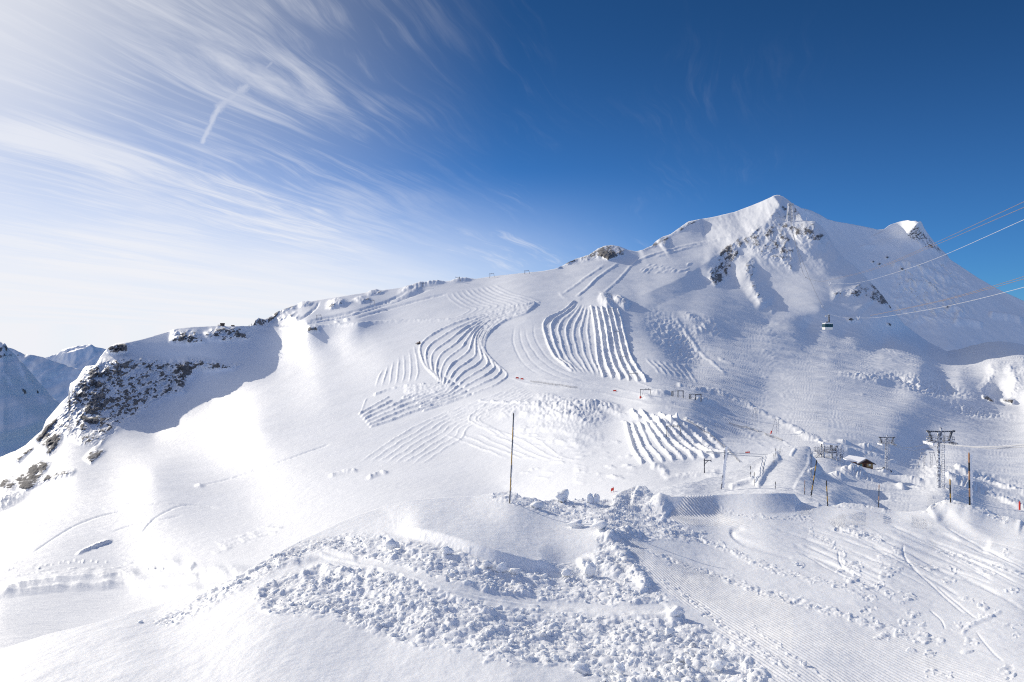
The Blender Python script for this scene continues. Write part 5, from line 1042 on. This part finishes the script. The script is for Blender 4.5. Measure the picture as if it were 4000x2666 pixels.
# --- cable car, its cables and the summit tower
def cabin(loc, label, sc=1.0):
    o = thing('cable_car', label, 'cable car', loc, 0.12, sc, 'cable car cabins on the mountain line'); W, D, Hh = 5.4, 3.6, 4.3
    b = MB().hexa([(-W * .47, -D * .45, -Hh * .5), (W * .47, -D * .45, -Hh * .5), (W * .47, D * .45, -Hh * .5), (-W * .47, D * .45, -Hh * .5), (-W / 2, -D / 2, -Hh * .12), (W / 2, -D / 2, -Hh * .12), (W / 2, D / 2, -Hh * .12), (-W / 2, D / 2, -Hh * .12)]).build('body', M['white'], o)
    MB().hexa([(-W / 2, -D / 2, -Hh * .118), (W / 2, -D / 2, -Hh * .118), (W / 2, D / 2, -Hh * .118), (-W / 2, D / 2, -Hh * .118), (-W * .48, -D * .48, Hh * .36), (W * .48, -D * .48, Hh * .36), (W * .48, D * .48, Hh * .36), (-W * .48, D * .48, Hh * .36)]).build('window', M['teal'], o)
    m = MB()
    for x in (-0.5, -0.17, 0.17, 0.5): m.box((x * W * .985, -D * .5 - .02, Hh * .11), (0.12, 0.08, Hh * .5))
    m.box((0, -D * .5 - .02, Hh * .1), (W * .97, 0.06, 0.1)); m.build('window_frame', M['glass'], o)
    MB().box((0, 0, Hh * .41), (W * .98, D * .98, Hh * .09)).build('roof', M['white'], o); MB().hexa([(-W * .45, -D * .45, Hh * .456), (W * .3, -D * .45, Hh * .456), (W * .3, D * .45, Hh * .456), (-W * .45, D * .45, Hh * .456), (-W * .3, -D * .3, Hh * .54), (W * .1, -D * .3, Hh * .6), (W * .1, D * .3, Hh * .6), (-W * .3, D * .3, Hh * .54)]).build('roof_snow', M['roofsnow'], o)
    m = MB()
    for x in (-0.32, 0.0, 0.32): m.box((x * W, 0, -Hh * .52), (1.1, D * .7, 0.12))
    m.build('floor_frame', M['steel'], o)
    MB().hexa([(-.6, -.5, Hh * .5), (1.5, -.5, Hh * .5), (1.5, .5, Hh * .5), (-.6, .5, Hh * .5), (.6, -.3, Hh * .78), (1.5, -.3, Hh * .78), (1.5, .3, Hh * .78), (.6, .3, Hh * .78)]).box((-.5, 0, Hh * .62), (.9, .6, .9)).build('hanger_foot', M['dark'], o)
    MB().hexa([(.75, -.3, Hh * .75), (1.6, -.3, Hh * .75), (1.6, .3, Hh * .75), (.75, .3, Hh * .75), (.75, -.25, Hh * 1.55), (1.4, -.25, Hh * 1.55), (1.4, .25, Hh * 1.55), (.75, .25, Hh * 1.55)]).build('hanger_arm', M['dark'], o)
    m = MB().box((.0, 0, Hh * 1.6), (3.0, .7, .8)); m.tube([(.95, -.35, Hh * 1.7), (.95, .35, Hh * 1.7)], .5, 12)
    for k in range(4): m.tube([(-1.2 + .5 * k, -.4, Hh * 1.48), (-1.2 + .5 * k, .4, Hh * 1.48)], .25, 10)
    m.build('carriage', M['steel'], o); return o
CB = at(3232, 1275, 450); cab = cabin(CB, 'large white and teal cable car hanging before the shaded face', 32.5 * mp(450) / 5.4)
copy_thing(cab, at(3079, 838, 2380), 'tiny dark cable car in front of the summit lattice tower', 0.1, 1.35)
TB = ground(3085, 861, 'main'); TH = 66 * mp(TB.y)
def lattice():
    o = thing('lattice_tower', 'frosted lattice cable tower on the snowy shoulder below the summit', 'cable tower', TB); w0, w1 = 12 * mp(TB.y), 5.5 * mp(TB.y)
    cs = [(-1, -1), (1, -1), (1, 1), (-1, 1)]
    for sx, sy in cs: MB().tube([(sx * w0, sy * w0 * .6, -4), (sx * w1, sy * w1 * .6, TH)], 1.1, 6).build('leg', M['rime'], o)
    m = MB(); n = 6
    for k in range(n):
        a, b_ = k / n, (k + 1) / n; wa, wb = w0 + (w1 - w0) * a, w0 + (w1 - w0) * b_
        for i in range(4):
            (x0, y0), (x1, y1) = cs[i], cs[(i + 1) % 4]
            m.tube([(x0 * wa, y0 * wa * .6, TH * a), (x1 * wb, y1 * wb * .6, TH * b_)], 0.55, 5).tube([(x1 * wa, y1 * wa * .6, TH * a), (x0 * wb, y0 * wb * .6, TH * b_)], 0.55, 5).tube([(x0 * wb, y0 * wb * .6, TH * b_), (x1 * wb, y1 * wb * .6, TH * b_)], 0.5, 5)
    m.build('bracing', M['steel'], o)
    MB().box((2, 0, TH * .93), (w1 * 4.2, w1 * 2, 2.2)).box((2, 0, TH), (w1 * 3.6, w1 * 1.6, 3.0)).build('head_platform', M['steel'], o)
    for x in (-w0, w0): MB().box((x, 0, 1.5), (w0 * .8, 4, 5)).build('footing', M['rime'], o)
lattice()
m_ = ground(3152, 863, 'main'); tag(MB().tube([m_ + Vector((0, 0, -2)), m_ + Vector((0, 0, 9))], 0.9, 6).tube([m_ + Vector((0, 0, 9)), m_ + Vector((-1.5, 0, 12))], 0.6, 6).build('signal_mast', M['rime'], None), 'small white frosted mast on the shoulder right of the lattice tower', 'mast')
def rope_depth(px): w = (px - 3240) / (4000 - 3240); return 1 / ((1 - w) / 450 + w / 75)
def rope(pts, r, m, label, group):
    q = smooth_line(np.array(pts), 12); return tag(MB().tube([at(x, y, rope_depth(x)) for x, y in q], r, 6).build('cable', M[m], None), label, 'cable', group)
UG = 'cable car cables crossing the upper right sky'
rope([(3206, 1101), (3410, 1049), (3614, 966), (4000, 788), (4400, 600)], 0.03, 'cable', 'topmost brown cable crossing the sky at the right edge', UG); rope([(3206, 1102), (3410, 1054), (3614, 974), (4000, 810), (4400, 640)], 0.03, 'cable', 'second highest brown cable crossing the sky at the right edge', UG)
rope([(3242, 1108), (3344, 1105), (3461, 1076), (3665, 1006), (4000, 858), (4400, 680)], 0.028, 'rope', 'white frosted cable just under the two highest brown cables', UG)
rope([(3400, 1232), (3502, 1211), (3716, 1163), (4000, 1080), (4400, 950)], 0.03, 'cable', 'upper brown cable of the lower right cable set', UG); rope([(3400, 1233), (3502, 1213), (3716, 1167), (4000, 1089), (4400, 965)], 0.03, 'cable', 'lower brown cable of the lower right cable set', UG)
rope([(3244, 1229), (3290, 1239), (3354, 1242), (3461, 1236), (3716, 1192), (4000, 1122), (4400, 1010)], 0.028, 'rope', 'white frosted cable leading right from the cable car', UG)
def far_rope(pts, label):
    q = smooth_line(np.array([p[:2] for p in pts]), 12); n = len(q); P_ = []
    for x, y in q:
        w = (pts[0][1] - y) / (pts[0][1] - pts[-1][1]); P_.append(at(x, y, 1 / ((1 - w) / pts[0][2] + w / pts[-1][2])))
    return tag(MB().tube(P_, 0.06, 6, 0, 0.22).build('cable', M['dark'], None), label, 'cable', 'thin cables climbing to the summit tower')
far_rope([(3232, 1219, 450), (3212, 1195, 520), (3165, 1095, 900), (3100, 920, 1900), (3088, 800, 2400)], 'thin cable climbing from the cable car to the summit tower'); far_rope([(3206, 1101, 470), (3145, 1080, 560), (3120, 1000, 900), (3090, 880, 1900), (3082, 800, 2400)], 'thin cable climbing from the upper saddle to the summit tower')
def saddle(px, py, Y, s, label):
    b = at(px, py, Y); o = thing('cable_saddle', label, 'cable saddle', b, 0, s, 'white frosted cable saddles')
    MB().tube([(-.9, 0, .8), (0, 0, -.7)], .22, 6).tube([(.9, 0, .8), (0, 0, -.7)], .22, 6).build('fork', M['rime'], o); MB().box((0, 0, -.8), (.5, .5, .9)).build('clamp', M['steel'], o)
saddle(3241, 1108, 450, 1.0, 'frosted saddle at the left end of the upper white cable'); saddle(3353, 1242, 330, 0.8, 'frosted saddle on the white cable right of the cable car'); saddle(3145, 1080, 560, 0.9, 'frosted saddle highest up in front of the pyramid face'); saddle(3212, 1196, 520, 0.9, 'frosted saddle just above the cable car')

# --- things on the left ridge
def ridge_hut():
    b = ground(862, 1274, 'main') + Vector((0, 8, 0)); u = mp(b.y); o = thing('mountain_chalet', 'small dark chalet with low gable roof standing on the left ridge', 'chalet', b, 0.35); W, L, H = 15 * u, 11 * u, 7 * u
    MB().box((0, 0, H / 2 - 2), (W, L, H + 4)).build('wall', M['chalet'], o)
    r = MB().hexa([(-W * .58, -L * .62, H), (W * .58, -L * .62, H), (W * .58, L * .62, H), (-W * .58, L * .62, H), (-W * .55, -.2, H + 4.5 * u), (W * .55, -.2, H + 4.5 * u), (W * .55, .2, H + 4.5 * u), (-W * .55, .2, H + 4.5 * u)]).build('roof', M['chalet'], o)
    for x in (-.3, 0, .3): MB().box((x * W, -L / 2 - .05, H * .55), (1.0, .1, 1.1)).build('window', M['glass'], o)
    MB().box((W * .15, -L / 2 - .06, H * .3), (1.0, .1, 2.2)).build('door', M['dwood'], o)
    m = MB().box((-W * .8, 0, 1.4 * u), (W * .62, L * .8, .35))
    for k in range(4): m.tube([(-W * 1.1 + k * W * .2, -L * .38, -2), (-W * 1.1 + k * W * .2, -L * .38, 4.5 * u)], .2, 5)
    m.tube([(-W * 1.12, -L * .38, 4.4 * u), (-W * .5, -L * .38, 4.4 * u)], .18, 5); m.build('deck', M['chalet'], o)
ridge_hut()
b = ground(905, 1275, 'main') + Vector((0, 5, 0)); o_ = thing('ridge_shed', 'tiny dark shed on the left ridge right of the chalet', 'shed', b); MB().box((0, 0, .6), (4.6, 3, 3)).build('wall', M['chalet'], o_); MB().hexa([(-2.5, -1.8, 2.1), (2.5, -1.8, 2.1), (2.5, 1.8, 2.1), (-2.5, 1.8, 2.1), (-2.4, -.2, 2.8), (2.4, -.2, 2.8), (2.4, .2, 2.8), (-2.4, .2, 2.8)]).build('roof', M['slate'], o_)
for x, lb, h in ((971, 'left of two short posts on the ridge beside the rocky slope', 4.6), (979, 'right of two short posts on the ridge beside the rocky slope', 6.0)):
    b = ground(x, 1279, 'main') + Vector((0, 3, 0)); o_ = thing('ridge_post', lb, 'post', b, group='short posts on the left ridge'); MB().tube([(0, 0, -2), (0, 0, h)], .28, 6).build('shaft', M['dark'], o_); MB().box((0, 0, h * .85), (1.8, .3, .5)).build('crossbar', M['dark'], o_)
# --- snow groomer working in the ridges
def groomer():
    b = ground(1637, 1344, 'main'); o = thing('snow_groomer', 'small dark snow groomer at the edge of the S shaped snow ridges', 'snow groomer', b, 0.5); s = 1.0
    for y in (-1.5, 1.5): MB().hexa([(-2.4, y - .6, .0), (2.4, y - .6, .0), (2.4, y + .6, .0), (-2.4, y + .6, .0), (-2.7, y - .6, 1.0), (2.7, y - .6, 1.0), (2.7, y + .6, 1.0), (-2.7, y + .6, 1.0)]).build('track', M['black'], o)
    MB().box((-.4, 0, 1.5), (4.2, 2.4, 1.0)).build('body', M['orange'], o); c = MB().hexa([(.2, -1.1, 2.0), (2.0, -1.1, 2.0), (2.0, 1.1, 2.0), (.2, 1.1, 2.0), (.3, -1, 3.4), (1.5, -1, 3.4), (1.5, 1, 3.4), (.3, 1, 3.4)]).build('cab', M['glass'], o); MB().box((.9, 0, 3.46), (1.5, 2.1, .12)).build('cab_roof', M['orange'], c)
    MB().hexa([(3.0, -2.6, .1), (3.4, -2.6, .1), (3.4, 2.6, .1), (3.0, 2.6, .1), (3.1, -2.6, 1.5), (3.3, -2.6, 1.5), (3.3, 2.6, 1.5), (3.1, 2.6, 1.5)]).build('blade', M['dark'], o); MB().box((-3.4, 0, .5), (1.2, 4.6, .7)).build('tiller', M['dark'], o)
groomer()
# --- red banners
for x, y, w, h, sh, lb, tilt in ((2020, 1480, 11, 5, 'main', 'left of two small red banners beside the S shaped ridges', 0), (2040, 1484, 11, 5, 'main', 'right of two small red banners beside the S shaped ridges', 0), (2403, 1530, 12, 5, 'main', 'small red banner on the piste below the upper striped strip', 0), (2921, 1772, 17, 6, 'main', 'wide red banner on the curved piste left of the ramp', .08), (2392, 1922, 10, 11, 'main', 'small tilted red flag just behind the foreground snow debris', .5)):
    b = ground(x, y, sh); u = mp(b.y); o_ = thing('piste_banner', lb, 'banner', b, 0, 1, 'red banners marking the piste')
    MB().hexa([(-w * u / 2, -.04, .3 * h * u), (w * u / 2, -.04, .3 * h * u + tilt * w * u), (w * u / 2, .04, .3 * h * u + tilt * w * u), (-w * u / 2, .04, .3 * h * u), (-w * u / 2, -.04, 1.3 * h * u), (w * u / 2, -.04, 1.3 * h * u + tilt * w * u), (w * u / 2, .04, 1.3 * h * u + tilt * w * u), (-w * u / 2, .04, 1.3 * h * u)]).build('cloth', M['red'], o_)
    for s in (-1, 1): MB().tube([(s * w * u * .5, 0, -.4), (s * w * u * .5, 0, 1.35 * h * u + max(0, s) * tilt * w * u)], .05, 6).build('stake', M['black'], o_)
# --- snow fences
def fence(pts, h, label, n):
    q = resample(pts, n) / K; B = [ground(x, y, 'main') for x, y in q]; o = thing('snow_fence', label, 'fence', B[0], 0, 1, 'slatted snow fences along the pistes'); m = MB(); R_ = [p - B[0] for p in B]
    for a, c in zip(R_, R_[1:]):
        for z in (0.25, 0.5, 0.75, 0.98): m.tube([a + Vector((0, 0, h * z)), c + Vector((0, 0, h * z))], h * 0.055, 5)
        for k in range(6):
            p = a.lerp(c, k / 6); m.tube([p + Vector((0, 0, h * 0.1)), p + Vector((0, 0, h))], h * 0.04, 4)
    m.build('slats', M['net'], o)
    for p in R_: MB().tube([p + Vector((0, 0, -.6)), p + Vector((0, 0, h * 1.15))], h * 0.07, 5).build('post', M['dark'], o)
fence([(2072, 1491), (2140, 1501), (2200, 1509), (2256, 1518)], 1.1, 'long slatted snow fence left of the piste below the S shaped ridges', 14)
fence([(2850, 1657), (2910, 1672), (2980, 1694), (3056, 1722)], 0.9, 'slatted snow fence right of the curved piste above the ramp', 14)
fence([(2672, 1636), (2720, 1664), (2780, 1705), (2840, 1758), (2890, 1808)], 0.55, 'slatted snow fence along the right side of the lower striped strip', 16)

# ------------------------------------------------------------------ loose snow
def lump_mesh(rr, sub=2, boxy=0.0):
    import bmesh
    b = bmesh.new(); bmesh.ops.create_icosphere(b, subdivisions=sub, radius=1.0)
    v = np.array([x.co for x in b.verts]); f = np.array([[x.index for x in q.verts] for q in b.faces]); b.free()
    s = rr.random() * 50
    n = fbm(v[:, 0] * 1.3 + s, v[:, 1] * 1.3 + v[:, 2] * 1.7, 3, int(s) + 1) * 0.55 + fbm(v[:, 0] * 3.1 + s, v[:, 1] * 3.1 - v[:, 2] * 2.7, 2, int(s) + 9) * 0.22
    if boxy:
        m_ = np.abs(v).max(1, keepdims=True); v = v * (1 - boxy) + v / m_ * 0.8 * boxy
    for k in range(7):                                   # flat broken faces
        d = np.array([rr.gauss(0, 1) for _ in range(3)]); d /= np.linalg.norm(d); h = 0.42 + 0.3 * rr.random(); e = np.maximum(v @ d - h, 0); v = v - e[:, None] * d * 0.9
    return v * (1 + n)[:, None], f
def snow_blocks():
    rr = random.Random(3)
    for x, y, w, h, lb in ((2198, 1962, 62, 50, 'largest upright snow block on the debris right of the striped pole'), (2308, 1966, 34, 38, 'left of two small upright blocks right of the largest snow block'), (2330, 1966, 30, 40, 'right of two small upright blocks right of the largest snow block'), (2100, 1985, 64, 34, 'rounded snow boulder just right of the striped pole foot'), (2425, 2640, 60, 52, 'smooth snow block at the bottom edge below the debris'), (2270, 2628, 90, 40, 'flat broken slab at the lower edge of the debris'),
                          (2808, 2612, 66, 44, 'large rounded block low in the debris near the groomed lane'), (2640, 2402, 62, 40, 'rounded snow boulder at the right end of the cat track'), (2610, 2480, 44, 34, 'pair sized snow lump below the right end of the cat track'), (2245, 2060, 70, 30, 'long low block in the upper debris behind the mound'), (2345, 2065, 66, 50, 'chunky block at the right end of the upper debris'), (2305, 2245, 60, 60, 'tall broken block at the right end of the cut bank'), (2210, 2250, 52, 36, 'tilted slab under the cut bank'),
                          (1535, 2150, 64, 46, 'pale slab at the left end of the cut bank'), (1750, 2165, 48, 34, 'upright block under the middle of the cut bank'), (1900, 2215, 56, 30, 'squared block lying below the cut bank'), (1960, 2230, 56, 32, 'second squared block lying below the cut bank'), (2015, 2245, 56, 32, 'third squared block lying below the cut bank'), (3112, 2208, 20, 15, 'single snow ball lying alone on the groomed snow'), (550, 2432, 26, 12, 'small loose crust lying on the smooth snow left of the debris')):
        b = ground(x, y, 'fore'); u = mp(b.y); v, f = lump_mesh(rr, 3, 0.5); v = v * np.array([w / 2 * u, w / 2.4 * u, h / 1.7 * u]); me = bpy.data.meshes.new('snow_block')
        me.from_pydata([tuple(q) for q in v], [], [tuple(map(int, q)) for q in f]); me.materials.append(M_FORE)
        o = bpy.data.objects.new('snow_block', me); C.objects.link(o); o.location = b + Vector((0, 0, h * 0.38 * u)); o.rotation_euler = (0, 0, rr.random() * 0.8 - 0.4); tag(o, lb, 'snow block', 'large loose snow blocks')
        me.polygons.foreach_set('use_smooth', np.ones(len(f), bool))
snow_blocks()
def clods():
    """broken snow strewn through the churned strips: far too many to count"""
    rr = random.Random(8); rng = np.random.default_rng(8); V, a, b = SHEETS['fore']; k = np.clip(CLOD(np.clip(a, -140, 1160), np.clip(b, 160, 790)), 0, 1)
    protos = [lump_mesh(rr, 2, 0.3 + 0.3 * (i % 3)) for i in range(14)]
    wgt = np.where(k > 0.12, k ** 1.3, 0) * (V[:, 1] / 20) ** 1.2; wgt[(a < -20) | (a > 1045) | (b > 700)] = 0; wgt /= wgt.sum()
    idx = rng.choice(len(V), 3600, p=wgt); vs, fs, off = [], [], 0
    for i in idx:
        v, f = protos[rr.randrange(14)]; s = 0.016 + 0.095 * rr.random() ** 6; s *= 0.6 + 0.4 * k[i]; an = rr.random() * 6.28; c, n = math.cos(an), math.sin(an)
        w = v * np.array([1, .8 + .3 * rr.random(), .65 + .3 * rr.random()]) * s; w = np.stack([w[:, 0] * c - w[:, 1] * n, w[:, 0] * n + w[:, 1] * c, w[:, 2]], 1) + V[i] + np.array([0, 0, s * 0.30])
        vs.append(w); fs.append(f + off); off += len(w)
    v = np.concatenate(vs).astype(np.float32); f = np.concatenate(fs).astype(np.int32); me = bpy.data.meshes.new('snow_debris')
    me.vertices.add(len(v)); me.vertices.foreach_set('co', v.reshape(-1)); me.loops.add(f.size); me.loops.foreach_set('vertex_index', f.reshape(-1)); me.polygons.add(len(f)); me.polygons.foreach_set('loop_start', np.arange(0, f.size, 3, dtype=np.int32)); me.update(calc_edges=True)
    me.polygons.foreach_set('use_smooth', np.ones(len(f), bool)); me.materials.append(M_FORE); o = bpy.data.objects.new('snow_debris', me); C.objects.link(o); o['kind'] = 'stuff'; o['label'] = 'churned loose snow lumps strewn over the terrace'; o['category'] = 'snow debris'
clods()
